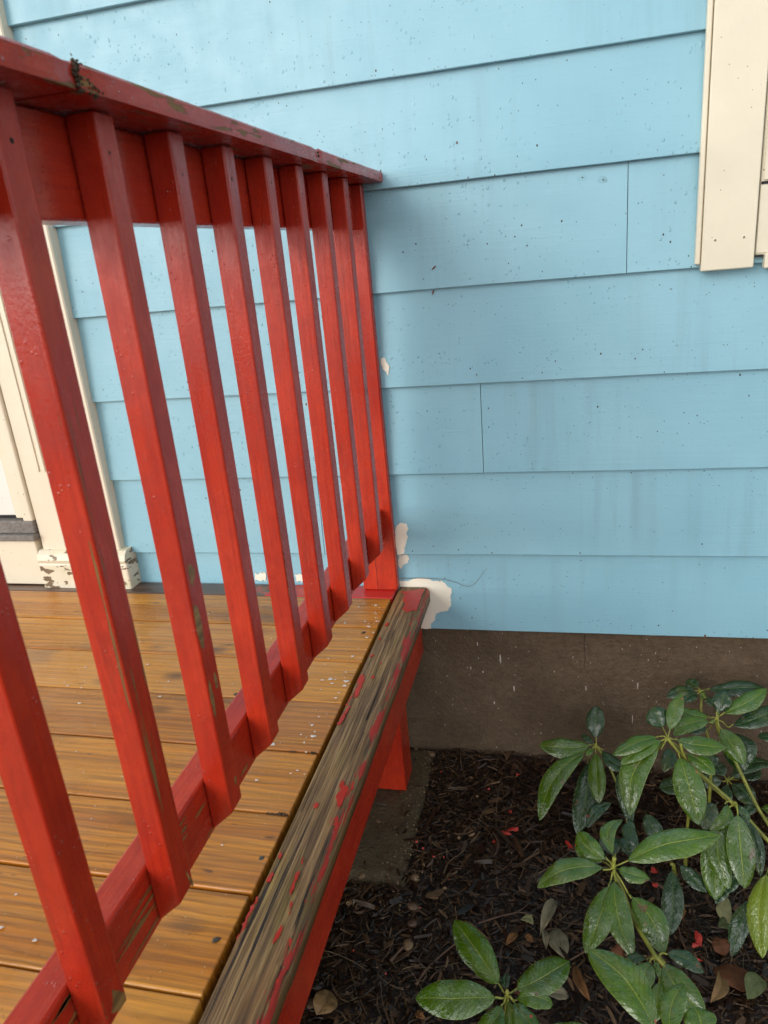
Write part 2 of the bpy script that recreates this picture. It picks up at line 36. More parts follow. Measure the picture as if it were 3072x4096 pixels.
FLAKES=[[[0.0704, -0.7005, 0.002], [0.0773, -0.7031, 0.002], [0.0784, -0.7115, 0.002], [0.088, -0.7154, 0.002], [0.0895, -0.7253, 0.002], [0.0876, -0.7353, 0.002], [0.0885, -0.7513, 0.002], [0.0862, -0.7594, 0.002], [0.0775, -0.7495, 0.002], [0.0715, -0.7373, 0.002], [0.0738, -0.7288, 0.002], [0.077, -0.7235, 0.002], [0.0707, -0.7141, 0.002]], [[0.0218, -0.9283, 0.002], [0.0248, -0.9255, 0.002], [0.0248, -0.9566, 0.002], [0.025, -0.9783, 0.002], [0.0224, -0.9951, 0.002], [0.0211, -0.9853, 0.002], [0.0217, -0.9637, 0.002]], [[0.0282, -0.887, 0.002], [0.0321, -0.8903, 0.002], [0.0322, -0.9027, 0.002], [0.0256, -0.9049, 0.002], [0.026, -0.8924, 0.002]], [[0.0631, -0.8796, 0.002], [0.0654, -0.8894, 0.002], [0.0653, -0.8981, 0.002], [0.0654, -0.9042, 0.002], [0.0662, -0.9208, 0.002], [0.0625, -0.9118, 0.002], [0.0616, -0.9023, 0.002], [0.0617, -0.8937, 0.002]], [[0.0705, -0.963, 0.002], [0.0737, -0.9679, 0.002], [0.0736, -0.9764, 0.002], [0.0705, -0.9862, 0.002], [0.0687, -0.9916, 0.002], [0.0671, -0.9825, 0.002], [0.068, -0.9719, 0.002]], [[0.0868, -0.7757, 0.002], [0.0915, -0.7818, 0.002], [0.0943, -0.7992, 0.002], [0.0893, -0.8013, 0.002], [0.0866, -0.7884, 0.002], [0.0834, -0.7813, 0.002]], [[0.0457, -0.754, 0.002], [0.0513, -0.7543, 0.002], [0.053, -0.762, 0.002], [0.0494, -0.7656, 0.002], [0.0441, -0.7616, 0.002]], [[0.0626, -0.8563, 0.002], [0.0654, -0.8677, 0.002], [0.0644, -0.8692, 0.002], [0.061, -0.8591, 0.002]], [[0.09, -1.0301, 0.002], [0.0939, -1.0332, 0.002], [0.0935, -1.0391, 0.002], [0.0894, -1.0357, 0.002]], [[0.091, -0.6998, 0.002], [0.0937, -0.7046, 0.002], [0.0944, -0.7214, 0.002], [0.0925, -0.7249, 0.002], [0.0897, -0.7085, 0.002]], [[0.0263, -0.8531, 0.002], [0.0312, -0.8557, 0.002], [0.0312, -0.8632, 0.002], [0.0281, -0.8649, 0.002], [0.0261, -0.8585, 0.002]], [[0.0705, -0.9272, 0.002], [0.0734, -0.9325, 0.002], [0.0756, -0.9469, 0.002], [0.0737, -0.9483, 0.002], [0.0707, -0.9363, 0.002]], [[0.0837, -0.9801, 0.002], [0.0908, -0.9811, 0.002], [0.0931, -0.9929, 0.002], [0.089, -0.9895, 0.002]], [[0.0872, -0.9225, 0.002], [0.0897, -0.9267, 0.002], [0.089, -0.9291, 0.002], [0.087, -0.9248, 0.002]], [[0.0264, -0.0386, 0.002], [0.0882, -0.0221, 0.002], [0.0908, -0.1373, 0.002], [0.0789, -0.135, 0.002], [0.0676, -0.1479, 0.002], [0.0522, -0.132, 0.002], [0.0522, -0.1005, 0.002], [0.0393, -0.078, 0.002], [0.0452, -0.062, 0.002]], [[0.0303, -0.1945, 0.002], [0.0346, -0.1956, 0.002], [0.0352, -0.2058, 0.002], [0.031, -0.2129, 0.002]], [[0.0537, -0.3576, 0.002], [0.0567, -0.3574, 0.002], [0.0574, -0.3646, 0.002], [0.0544, -0.3649, 0.002]], [[0.0268, -0.3984, 0.002], [0.0378, -0.4177, 0.002], [0.0383, -0.4486, 0.002], [0.039, -0.4733, 0.002], [0.0358, -0.4833, 0.002], [0.0279, -0.4645, 0.002], [0.0285, -0.4393, 0.002], [0.0222, -0.4191, 0.002]], [[0.0357, -0.5093, 0.002], [0.0332, -0.5256, 0.002], [0.03, -0.5636, 0.002], [0.0229, -0.5656, 0.002], [0.0262, -0.5308, 0.002], [0.0298, -0.5085, 0.002]], [[0.0305, -0.3265, 0.002], [0.0344, -0.3291, 0.002], [0.0294, -0.3412, 0.002], [0.0267, -0.3367, 0.002]], [[0.0279, -0.4645, 0.002], [0.0314, -0.4666, 0.002], [0.026, -0.5102, 0.002], [0.0226, -0.5082, 0.002]], [[0.05, -0.4061, 0.002], [0.0541, -0.4069, 0.002], [0.0552, -0.4152, 0.002], [0.0502, -0.4156, 0.002], [0.0466, -0.4107, 0.002]], [[0.029, -0.259, 0.002], [0.0323, -0.262, 0.002], [0.0312, -0.2716, 0.002], [0.0283, -0.2673, 0.002]]]
PATCHES=[[[0.0219, -0.0115, 0.015], [0.0435, -0.0115, 0.0133], [0.0551, -0.0115, 0.0195], [0.0664, -0.0115, 0.0217], [0.0921, -0.0115, 0.0201], [0.1045, -0.0115, 0.0144], [0.1248, -0.0115, 0.0167], [0.1351, -0.0115, 0.0069], [0.1384, -0.0115, 0.001], [0.1473, -0.0115, -0.0028], [0.1478, -0.0115, -0.0128], [0.1441, -0.0115, -0.0249], [0.1451, -0.0115, -0.0451], [0.1364, -0.0115, -0.0617], [0.1197, -0.0115, -0.0642], [0.1062, -0.0115, -0.0707], [0.1033, -0.0115, -0.0873], [0.0933, -0.0115, -0.0959], [0.0923, -0.0115, -0.1106], [0.0506, -0.0115, -0.112], [0.0571, -0.0115, -0.0515], [0.0786, -0.0115, -0.0143], [0.0531, -0.0115, -0.0067], [0.0205, -0.0115, -0.0012]], [[0.0259, -0.0115, 0.1582], [0.0375, -0.0115, 0.1658], [0.0518, -0.0115, 0.1638], [0.0551, -0.0115, 0.1505], [0.0498, -0.0115, 0.139], [0.0529, -0.0115, 0.1314], [0.0458, -0.0115, 0.1121], [0.0403, -0.0115, 0.0887], [0.0234, -0.0115, 0.0858], [0.0211, -0.0115, 0.1236]], [[0.0248, -0.0115, 0.0799], [0.0452, -0.0115, 0.0813], [0.049, -0.0115, 0.073], [0.0454, -0.0115, 0.0612], [0.0358, -0.0115, 0.0571], [0.0256, -0.0115, 0.0451], [0.021, -0.0115, 0.057]], [[-0.3548, -0.0115, 0.0298], [-0.3428, -0.0115, 0.0279], [-0.326, -0.0115, 0.0302], [-0.3255, -0.0115, 0.0197], [-0.3244, -0.0115, 0.0084], [-0.3419, -0.0115, 0.0068], [-0.3574, -0.0115, 0.0082]], [[-0.2451, -0.0115, 0.0285], [-0.2329, -0.0115, 0.0295], [-0.2244, -0.0115, 0.0271], [-0.2267, -0.0115, 0.01], [-0.2477, -0.0115, 0.0097]], [[0.0256, -0.0115, 0.5509], [0.0333, -0.0115, 0.5519], [0.0371, -0.0115, 0.5429], [0.0429, -0.0115, 0.5337], [0.0404, -0.0115, 0.5117], [0.0351, -0.0115, 0.5209], [0.028, -0.0115, 0.5272], [0.0244, -0.0115, 0.5377]]]
VINE=[[0.026, -0.014, 0.0215], [0.0634, -0.014, 0.0245], [0.0964, -0.014, 0.0234], [0.1291, -0.014, 0.0219], [0.1506, -0.014, 0.0175], [0.1665, -0.014, 0.0119], [0.1823, -0.014, 0.005], [0.2004, -0.014, 0.0085], [0.2154, -0.014, 0.0253], [0.2268, -0.014, 0.0429], [0.236, -0.014, 0.0527]]
CRACK=[[0.4568, 0.0095, -0.1263], [0.4554, 0.0095, -0.1503], [0.458, 0.0095, -0.1927], [0.4555, 0.0095, -0.2205], [0.4659, 0.0095, -0.2354], [0.4737, 0.0095, -0.2506], [0.4815, 0.0095, -0.2564]]
KNOTS=[[0.4488, -0.012, 0.8658], [0.4869, -0.012, 0.8577], [-0.6718, -0.012, 0.7422]]
STONES=[([0.0681, -0.0062, -0.493], 0.0179), ([0.0204, 0.0086, -0.493], 0.0107), ([0.0094, -0.0027, -0.493], 0.0094), ([-0.0341, -0.2182, -0.493], 0.0133), ([-0.0173, -0.2639, -0.493], 0.0153), ([0.2013, -0.1498, -0.493], 0.0073), ([0.2003, -0.2704, -0.493], 0.0125), ([-0.0183, -0.4221, -0.493], 0.0162), ([0.0967, -0.4109, -0.493], 0.0182), ([-0.0208, -0.4963, -0.493], 0.0186), ([0.1084, -0.4853, -0.493], 0.0255), ([0.1124, -0.523, -0.493], 0.0189), ([0.1134, -0.572, -0.493], 0.0193), ([0.1745, -0.287, -0.493], 0.0102), ([-0.0375, -0.7144, -0.493], 0.018), ([0.1999, -0.27, -0.493], 0.0114), ([0.1628, -0.4292, -0.493], 0.0084)]
TWIGS=[[[0.2415, -0.5045, -0.491], [0.2824, -0.4821, -0.491], [0.3141, -0.4679, -0.491], [0.3367, -0.4437, -0.491]], [[0.3141, -0.4679, -0.491], [0.3377, -0.4687, -0.491], [0.3526, -0.4753, -0.491]], [[0.1428, -0.6498, -0.491], [0.1546, -0.621, -0.491], [0.1775, -0.5864, -0.491], [0.2046, -0.5532, -0.491]], [[0.1549, -0.3967, -0.491], [0.1614, -0.3629, -0.491], [0.1797, -0.3392, -0.491], [0.194, -0.3199, -0.491]], [[0.2785, -0.3673, -0.491], [0.3033, -0.3308, -0.491], [0.3382, -0.2742, -0.491]], [[0.0382, -0.6189, -0.491], [0.0609, -0.6027, -0.491], [0.0823, -0.6058, -0.491], [0.0972, -0.6207, -0.491]], [[0.1124, -0.6245, -0.491], [0.1279, -0.6159, -0.491], [0.1673, -0.6123, -0.491], [0.213, -0.5951, -0.491]], [[0.0397, -0.4289, -0.491], [0.0554, -0.4405, -0.491], [0.0708, -0.4519, -0.491]], [[-0.0389, -0.483, -0.491], [-0.023, -0.5106, -0.491], [-0.0093, -0.5375, -0.491]], [[0.0368, -0.6363, -0.491], [0.0391, -0.6108, -0.491], [0.0377, -0.5752, -0.491]], [[0.0864, -0.6115, -0.491], [0.1081, -0.5744, -0.491]], [[0.0705, -0.6432, -0.491], [0.0965, -0.6571, -0.491], [0.123, -0.6631, -0.491]], [[0.4159, -0.5631, -0.485], [0.4405, -0.5423, -0.485], [0.4712, -0.517, -0.485], [0.5009, -0.4963, -0.485]], [[0.6155, -0.4521, -0.485], [0.6176, -0.4824, -0.485], [0.6239, -0.5226, -0.485]]]
REDFLAKES=[([0.2767, -0.2716, -0.485], 0.0393, 0.0152), ([0.2556, -0.3003, -0.485], 0.0111, 0.01), ([0.0844, -0.3231, -0.485], 0.0079, 0.0101), ([0.1284, -0.3616, -0.485], 0.0076, 0.0082), ([0.103, -0.3405, -0.485], 0.0078, 0.0083), ([0.1514, -0.3597, -0.485], 0.0044, 0.0057), ([0.0146, -0.6083, -0.485], 0.0057, 0.0065), ([0.0858, -0.645, -0.485], 0.0065, 0.0055), ([0.1711, -0.4173, -0.485], 0.0042, 0.0055), ([0.1238, -0.4946, -0.485], 0.0045, 0.0053), ([0.2837, -0.2051, -0.485], 0.014, 0.0131), ([0.2947, -0.0747, -0.485], 0.0124, 0.0131), ([0.2271, -0.1349, -0.485], 0.0134, 0.0073), ([0.255, -0.3015, -0.485], 0.01, 0.01), ([0.2939, -0.2586, -0.485], 0.044, 0.0169), ([0.4163, -0.2887, -0.485], 0.0109, 0.0327), ([0.3567, -0.0967, -0.485], 0.0061, 0.0073), ([0.1026, -0.0868, -0.485], 0.0057, 0.0057), ([0.5865, -0.3368, -0.485], 0.0232, 0.0232), ([0.5827, -0.3719, -0.485], 0.0202, 0.019), ([0.6467, -0.487, -0.485], 0.0186, 0.0418), ([0.6407, -0.5005, -0.485], 0.0138, 0.0276), ([0.416, -0.2928, -0.485], 0.0065, 0.0277), ([0.6422, -0.5315, -0.485], 0.0072, 0.0162), ([0.4906, -0.2524, -0.485], 0.0044, 0.0116)]
DEADLEAVES=[{'name': 'curl', 'b': [0.3609, -0.5157, -0.485], 't': [0.3897, -0.4236, -0.493], 'w': 0.0256, 'n': [0.0953, -0.286, 0.9535], 'arch': 0.3, 'kind': 6, 'fold': 0.8, 'blunt': 0.5}, {'name': 'curl2', 'b': [0.3724, -0.5479, -0.485], 't': [0.3682, -0.496, -0.493], 'w': 0.0148, 'n': [0.0953, -0.286, 0.9535], 'arch': 0.25, 'kind': 6, 'fold': 0.9, 'blunt': 0.5}, {'name': 'broken', 'b': [0.4059, -0.5603, -0.485], 't': [0.3901, -0.4903, -0.493], 'w': 0.038, 'n': [0.0953, -0.286, 0.9535], 'arch': 0.12, 'kind': 6, 'fold': 0.15, 'blunt': 1}, {'name': 'greycurl', 'b': [0.3767, -0.6349, -0.485], 't': [0.4128, -0.627, -0.493], 'w': 0.0256, 'n': [0.0953, -0.286, 0.9535], 'arch': 0.2, 'kind': 6, 'fold': 0.4, 'blunt': 0.5}, {'name': 'yellow', 'b': [0.3474, -0.4965, -0.485], 't': [0.3211, -0.4813, -0.493], 'w': 0.0177, 'n': [0.0953, -0.286, 0.9535], 'arch': 0.2, 'kind': 5, 'fold': 0.3, 'blunt': 0.5}, {'name': 'yellowgreen', 'b': [0.2761, -0.6247, -0.485], 't': [0.2448, -0.6119, -0.493], 'w': 0.0186, 'n': [0.0953, -0.286, 0.9535], 'arch': 0.1, 'kind': 5, 'fold': 0.2, 'blunt': 0.8}, {'name': 'brown1', 'b': [0.2983, -0.5503, -0.485], 't': [0.3188, -0.514, -0.493], 'w': 0.0138, 'n': [0.0953, -0.286, 0.9535], 'arch': 0.3, 'kind': 3, 'fold': 0.4, 'blunt': 0.5}, {'name': 'brown2', 'b': [0.3314, -0.5224, -0.485], 't': [0.3473, -0.5293, -0.493], 'w': 0.0139, 'n': [0.0953, -0.286, 0.9535], 'arch': 0.2, 'kind': 3, 'fold': 0.4, 'blunt': 0.5}, {'name': 'brownlong', 'b': [0.4487, -0.6371, -0.485], 't': [0.4244, -0.5657, -0.493], 'w': 0.0197, 'n': [0.0953, -0.286, 0.9535], 'arch': 0.15, 'kind': 3, 'fold': 0.5, 'blunt': 0.5}, {'name': 'brown3', 'b': [0.4865, -0.5472, -0.475], 't': [0.5109, -0.5501, -0.487], 'w': 0.049, 'n': [0.0953, -0.286, 0.9535], 'arch': 0.15, 'kind': 7, 'fold': 0.2, 'blunt': 1}, {'name': 'tan', 'b': [0.6438, -0.6229, -0.465], 't': [0.6723, -0.546, -0.481], 'w': 0.0247, 'n': [0.0953, -0.286, 0.9535], 'arch': 0.2, 'kind': 8, 'fold': 0.5, 'blunt': 0.5}, {'name': 'maple1', 'b': [0.7012, -0.5876, -0.475], 't': [0.6975, -0.5259, -0.487], 'w': 0.0686, 'n': [0.0953, -0.286, 0.9535], 'arch': 0.1, 'kind': 7, 'fold': 0.1, 'blunt': 1}, {'name': 'brown4', 'b': [0.6751, -0.4847, -0.475], 't': [0.6912, -0.5083, -0.487], 'w': 0.0371, 'n': [0.0953, -0.286, 0.9535], 'arch': 0.2, 'kind': 7, 'fold': 0.2, 'blunt': 1}, {'name': 'green1', 'b': [0.706, -0.5993, -0.475], 't': [0.7472, -0.5496, -0.487], 'w': 0.0362, 'n': [0.0953, -0.286, 0.9535], 'arch': 0.2, 'kind': 9, 'fold': 0.2, 'blunt': 1}, {'name': 'brown5', 'b': [0.616, -0.4609, -0.475], 't': [0.6323, -0.4079, -0.487], 'w': 0.0178, 'n': [0.0953, -0.286, 0.9535], 'arch': 0.2, 'kind': 3, 'fold': 0.4, 'blunt': 0.5}, {'name': 'pale1', 'b': [0.6854, -0.4608, -0.475], 't': [0.7199, -0.4426, -0.487], 'w': 0.0226, 'n': [0.0953, -0.286, 0.9535], 'arch': 0.2, 'kind': 9, 'fold': 0.2, 'blunt': 1}, {'name': 'crumple', 'b': [0.1715, -0.7138, -0.485], 't': [0.1509, -0.6961, -0.493], 'w': 0.0126, 'n': [0.0953, -0.286, 0.9535], 'arch': 0.4, 'kind': 3, 'fold': 0.4, 'blunt': 0.5}, {'name': 'brown6', 'b': [0.3071, -0.69, -0.485], 't': [0.2938, -0.6616, -0.493], 'w': 0.025, 'n': [0.0953, -0.286, 0.9535], 'arch': 0.2, 'kind': 7, 'fold': 0.2, 'blunt': 0.5}, {'name': 'brown7', 'b': [0.3205, -0.6438, -0.485], 't': [0.3452, -0.6258, -0.493], 'w': 0.0193, 'n': [0.0953, -0.286, 0.9535], 'arch': 0.2, 'kind': 7, 'fold': 0.3, 'blunt': 0.5}, {'name': 'lacy', 'b': [-0.0193, -0.7368, -0.485], 't': [-0.0051, -0.6971, -0.475], 'w': 0.06, 'n': [0, -0.3, 0.95], 'arch': 0.3, 'kind': 8, 'fold': 0.3, 'blunt': 1}]
BALPATCH=[[[0.0297, -0.9533, 0.4794], [0.0297, -0.9476, 0.4783], [0.0297, -0.9418, 0.469], [0.0297, -0.9455, 0.4623], [0.0297, -0.951, 0.4555], [0.0297, -0.9555, 0.4577], [0.0297, -0.9542, 0.4664], [0.0297, -0.9556, 0.4732]], [[0.0297, -0.9588, 0.4362], [0.0297, -0.9512, 0.4312], [0.0297, -0.9494, 0.4194], [0.0297, -0.9495, 0.3998], [0.0297, -0.9537, 0.3822], [0.0297, -0.9586, 0.384], [0.0297, -0.9611, 0.3997], [0.0297, -0.9615, 0.4173]], [[0.0297, -0.957, 0.3447], [0.0297, -0.9545, 0.3373], [0.0297, -0.9536, 0.3157], [0.0297, -0.9557, 0.2969], [0.0297, -0.959, 0.2981], [0.0297, -0.9605, 0.3157], [0.0297, -0.9602, 0.3317]], [[0.0297, -0.943, 0.3457], [0.0297, -0.9398, 0.3395], [0.0297, -0.9404, 0.3234], [0.0297, -0.9441, 0.3247], [0.0297, -0.9457, 0.3363]], [[0.0297, -1.0696, 0.1901], [0.0297, -1.0615, 0.1696], [0.0297, -1.0598, 0.1622], [0.0297, -1.0654, 0.1647], [0.0297, -1.0691, 0.1812]], [[0.0297, -1.2018, 0.194], [0.0297, -1.1887, 0.1747], [0.0297, -1.19, 0.1653], [0.0297, -1.2006, 0.1662], [0.0297, -1.2097, 0.1753], [0.0297, -1.2049, 0.1829]], [[0.0297, -1.221, 0.1981], [0.0297, -1.2187, 0.194], [0.0297, -1.2175, 0.1762], [0.0297, -1.2207, 0.1782], [0.0297, -1.2228, 0.19]], [[0.0297, -0.9406, 0.2028], [0.0297, -0.9382, 0.1982], [0.0297, -0.9404, 0.1896], [0.0297, -0.943, 0.1912], [0.0297, -0.9441, 0.1992]], [[0.0297, -0.7412, 0.4217], [0.0297, -0.7394, 0.4123], [0.0297, -0.7395, 0.3904], [0.0297, -0.7391, 0.3679], [0.0297, -0.7378, 0.3446], [0.0297, -0.7472, 0.3172], [0.0297, -0.7511, 0.3193], [0.0297, -0.7492, 0.3434], [0.0297, -0.7492, 0.3726], [0.0297, -0.7485, 0.3987]]]

# ---------------------------------------------------------------- node helpers
class MT:
    def __init__(s,name,rough=.5,spec=.5):
        s.m=bpy.data.materials.new(name); s.m.use_nodes=True; s.t=s.m.node_tree
        s.b=s.t.nodes['Principled BSDF']; s.b.inputs['Roughness'].default_value=rough
        s.b.inputs['Specular IOR Level'].default_value=spec
        tc=s.t.nodes.new('ShaderNodeTexCoord'); oi=s.t.nodes.new('ShaderNodeObjectInfo')
        s.obj=tc.outputs['Object']; s.uv=tc.outputs['UV']; s.rand=oi.outputs['Random']
        va=s.t.nodes.new('ShaderNodeVectorMath'); va.operation='MULTIPLY_ADD'
        s.t.links.new(s.rand,va.inputs[0]); va.inputs[1].default_value=(17,31,23); s.t.links.new(s.obj,va.inputs[2])
        s.v=va.outputs[0]
    def put(s,sock,val):
        if isinstance(val,(int,float)): sock.default_value=val if sock.type=='VALUE' else ((val,val,val,1) if sock.type=='RGBA' else (val,val,val))
        elif isinstance(val,(tuple,list)): sock.default_value=tuple(val)+((1,) if len(val)==3 and sock.type=='RGBA' else ())
        else: s.t.links.new(val,sock)
    def set(s,k,val): s.put(s.b.inputs[k],val); return s
    def map(s,v,scale,loc=(0,0,0),rot=(0,0,0)):
        n=s.t.nodes.new('ShaderNodeMapping'); s.put(n.inputs['Vector'],v); n.inputs['Scale'].default_value=scale
        n.inputs['Location'].default_value=loc; n.inputs['Rotation'].default_value=rot; return n.outputs[0]
    def noise(s,v,scale=5,detail=4,rough=.55,dist=0,col=False):
        n=s.t.nodes.new('ShaderNodeTexNoise'); s.put(n.inputs['Vector'],v); n.inputs['Scale'].default_value=scale
        n.inputs['Detail'].default_value=detail; n.inputs['Roughness'].default_value=rough; n.inputs['Distortion'].default_value=dist
        return n.outputs['Color' if col else 'Fac']
    def vor(s,v,scale,out='Distance',feature='F1',rnd=1):
        n=s.t.nodes.new('ShaderNodeTexVoronoi'); n.feature=feature; s.put(n.inputs['Vector'],v); n.inputs['Scale'].default_value=scale
        n.inputs['Randomness'].default_value=rnd; return n.outputs[out]
    def wave(s,v,scale,dist=4,detail=2,dscale=1,direction='Y'):
        n=s.t.nodes.new('ShaderNodeTexWave'); n.bands_direction=direction; s.put(n.inputs['Vector'],v); n.inputs['Scale'].default_value=scale
        n.inputs['Distortion'].default_value=dist; n.inputs['Detail'].default_value=detail; n.inputs['Detail Scale'].default_value=dscale
        return n.outputs['Fac']
    def ramp(s,fac,stops,interp='LINEAR'):
        n=s.t.nodes.new('ShaderNodeValToRGB'); s.put(n.inputs[0],fac); e=n.color_ramp.elements; n.color_ramp.interpolation=interp
        while len(e)<len(stops): e.new(.5)
        for k,(p,c) in enumerate(stops):
            e[k].position=p; e[k].color=(c,c,c,1) if isinstance(c,(int,float)) else tuple(c)+(1,)
        return n.outputs[0]
    def mix(s,f,a,b,mode='MIX'):
        n=s.t.nodes.new('ShaderNodeMix'); n.data_type='RGBA'; n.blend_type=mode
        s.put(n.inputs[0],f); s.put(n.inputs[6],a); s.put(n.inputs[7],b); return n.outputs[2]
    def math(s,op,a,b=0,c=0,clamp=False):
        n=s.t.nodes.new('ShaderNodeMath'); n.operation=op; n.use_clamp=clamp; s.put(n.inputs[0],a); s.put(n.inputs[1],b); s.put(n.inputs[2],c); return n.outputs[0]
    def mr(s,val,a,b,c=0,d=1):
        n=s.t.nodes.new('ShaderNodeMapRange'); s.put(n.inputs[0],val)
        for k,x in enumerate((a,b,c,d)): s.put(n.inputs[k+1],x)
        return n.outputs[0]
    def xyz(s,v):
        n=s.t.nodes.new('ShaderNodeSeparateXYZ'); s.put(n.inputs[0],v); return n.outputs
    def attr(s,name,typ='OBJECT'):
        n=s.t.nodes.new('ShaderNodeAttribute'); n.attribute_type=typ; n.attribute_name=name; return n.outputs
    def island(s):
        n=s.t.nodes.new('ShaderNodeNewGeometry'); return n.outputs['Random Per Island']
    def geo(s): return s.t.nodes.new('ShaderNodeNewGeometry').outputs
    def bump(s,h,strength=.3,dist=.002,prev=None):
        n=s.t.nodes.new('ShaderNodeBump'); s.put(n.inputs['Height'],h); n.inputs['Strength'].default_value=strength; n.inputs['Distance'].default_value=dist
        if prev is not None: s.t.links.new(prev,n.inputs['Normal'])
        return n.outputs[0]
    def drops(s,v,scale,lo=.10,hi=.3,dens=.5):
        d=s.vor(v,scale); c=s.xyz(s.vor(v,scale,'Color'))[0]
        r=s.mr(c,1-dens,1,0,hi); q=s.math('DIVIDE',d,s.math('MAXIMUM',r,.001)); q=s.math('MINIMUM',q,1)
        h=s.math('SQRT',s.math('MAXIMUM',s.math('SUBTRACT',1,s.math('MULTIPLY',q,q)),0)); return h
    def done(s,col=None,normal=None,rough=None):
        if col is not None: s.set('Base Color',col)
        if normal is not None: s.set('Normal',normal)
        if rough is not None: s.set('Roughness',rough)
        return s.m
def grainscale(ax,along,across): 
    return tuple(along if i==ax else across for i in range(3))
WOOD_D,WOOD_L=(.09,.042,.016),(.33,.18,.048)
def red_paint(name,ax,wet=1.0,side=False,top=False):
    t=MT(name)
    big=t.noise(t.v,6,3); fine=t.noise(t.map(t.v,grainscale(ax,9,170)),1,5,.65); mott=t.noise(t.map(t.v,grainscale(ax,22,40)),1,4,.7)
    col=t.mix(t.mr(big,.3,.7),(.42,.025,.009),(.54,.040,.013))
    col=t.mix(t.mr(mott,.42,.7,0,.5),col,(.28,.014,.008))
    dirt=t.noise(t.map(t.v,grainscale(ax,5,30),(4,1,6)),1,5,.7); col=t.mix(t.mr(dirt,.58,.76,0,.55),col,(.16,.030,.016))
    col=t.mix(t.mr(fine,.42,.72,0,.45),col,(.25,.010,.007))
    peel=t.attr('peel')['Fac']; pz=t.attr('peel_top')['Fac']
    p=t.xyz(t.obj); z=p[2]
    if top: reach=t.mr(z,-.005,.068,0,1)
    else: reach=t.mr(z,pz,t.math('SUBTRACT',pz,.22),0,1)
    if side: reach=t.math('MULTIPLY',reach,t.mr(p[0],.017,.024))
    pn=t.noise(t.map(t.v,grainscale(ax,8 if side else 15,230 if side else 120)),1,3 if side else 5,.5 if side else .62,.25); pn2=t.noise(t.v,10,2)
    pm=t.math('ADD',t.math('MULTIPLY',pn,.7),t.math('MULTIPLY',pn2,.3))
    thr=t.math('SUBTRACT',.86,t.math('MULTIPLY',t.math('MULTIPLY',peel,reach),.30))
    mask=t.math('DIVIDE',t.math('SUBTRACT',pm,thr),.012,clamp=True)
    wd=t.mix(t.noise(t.map(t.v,grainscale(ax,4,60),(3,3,3)),1,3),WOOD_D,WOOD_L)
    col=t.mix(mask,col,wd)
    nick=t.noise(t.map(t.v,grainscale(ax,25,70),(9,2,5)),1,2); nm=t.mr(nick,.765,.79); nm=t.math('MULTIPLY',nm,t.mr(t.noise(t.v,5,1),.45,.6))
    col=t.mix(nm,col,(.06,.016,.010))
    dr=t.drops(t.map(t.v,grainscale(ax,190,260)),1,.1,.40,.32); dm=t.mr(t.noise(t.v,13,3),.48,.64)
    n=t.bump(t.math('ADD',fine,t.math('MULTIPLY',t.noise(t.v,240,2),.35)),.5,.0011)
    n=t.bump(t.math('MULTIPLY',t.math('MULTIPLY',dr,dm),wet),.8,.0012,n)
    t.set('Coat Weight',t.math('MULTIPLY',t.math('GREATER_THAN',t.math('MULTIPLY',dr,dm),.22),.55*wet)); t.b.inputs['Specular IOR Level'].default_value=.38; t.b.inputs['Coat IOR'].default_value=1.7; t.set('Coat Roughness',.06); t.set('Coat Normal',t.bump(t.math('MULTIPLY',dr,dm),1,.003))
    n=t.bump(t.math('SUBTRACT',1,mask),.8,.0009,n)
    return t.done(col,n,t.mix(mask,t.math('ADD',t.mr(big,.3,.7,.16,.30),t.mr(mott,.4,.7,0,.16)),.62))
M_red_z=red_paint('red_paint_upright',2,1,True); M_red_y=red_paint('red_paint_lengthwise',1); M_red_f=red_paint('red_paint_fascia',1,.6,False,True)
def siding_mat():
    t=MT('blue_siding_paint')
    b=t.noise(t.v,3.2,4); f=t.noise(t.map(t.v,(5,5,210)),1,4,.6)
    col=t.mix(t.mr(b,.3,.7),(.235,.465,.565),(.285,.525,.620))
    p=t.xyz(t.obj)
    streak=t.noise(t.map(t.v,(26,1,1.6)),1,4,.6); patch=t.noise(t.v,2.1,2)
    st=t.math('MULTIPLY',t.mr(streak,.5,.78,0,.5),t.mr(patch,.42,.62))
    col=t.mix(st,col,(.19,.33,.38))
    smear=t.noise(t.map(t.v,(34,34,34),(4,4,4)),1,2); col=t.mix(t.mr(smear,.72,.84,0,.07),col,(.20,.32,.36))
    def specks(sc,dens,r,c,col,amt=1):
        d=t.vor(t.map(t.v,(1,1,.7),(c,c,c)),sc); rc=t.xyz(t.vor(t.map(t.v,(1,1,.7),(c,c,c)),sc,'Color'))
        m=t.math('MULTIPLY',t.math('LESS_THAN',d,t.math('MULTIPLY',rc[1],r)),t.math('GREATER_THAN',rc[0],1-dens))
        return t.mix(t.math('MULTIPLY',m,amt),col,(.035,.03,.028) if c<5 else ((.16,.04,.02) if c<8 else (.62,.68,.72)))
    col=specks(75,.36,.125,1,col); col=specks(30,.26,.058,3,col); col=specks(140,.45,.15,2,col,.75); col=specks(16,.12,.055,6,col); col=specks(24,.12,.05,9,col)
    dr=t.math('MULTIPLY',t.drops(t.map(t.v,(1,1,.75)),120,.1,.34,.40),t.mr(t.noise(t.v,3.5,2),.45,.6))
    n=t.bump(t.math('ADD',f,t.math('ADD',t.math('MULTIPLY',t.noise(t.v,150,3),.8),t.math('MULTIPLY',t.noise(t.v,16,3),.5))),.32,.0014)
    n=t.bump(dr,.8,.0018,n)
    return t.done(col,n,t.mr(t.noise(t.v,14,2),.35,.65,.34,.50))
M_side=siding_mat()
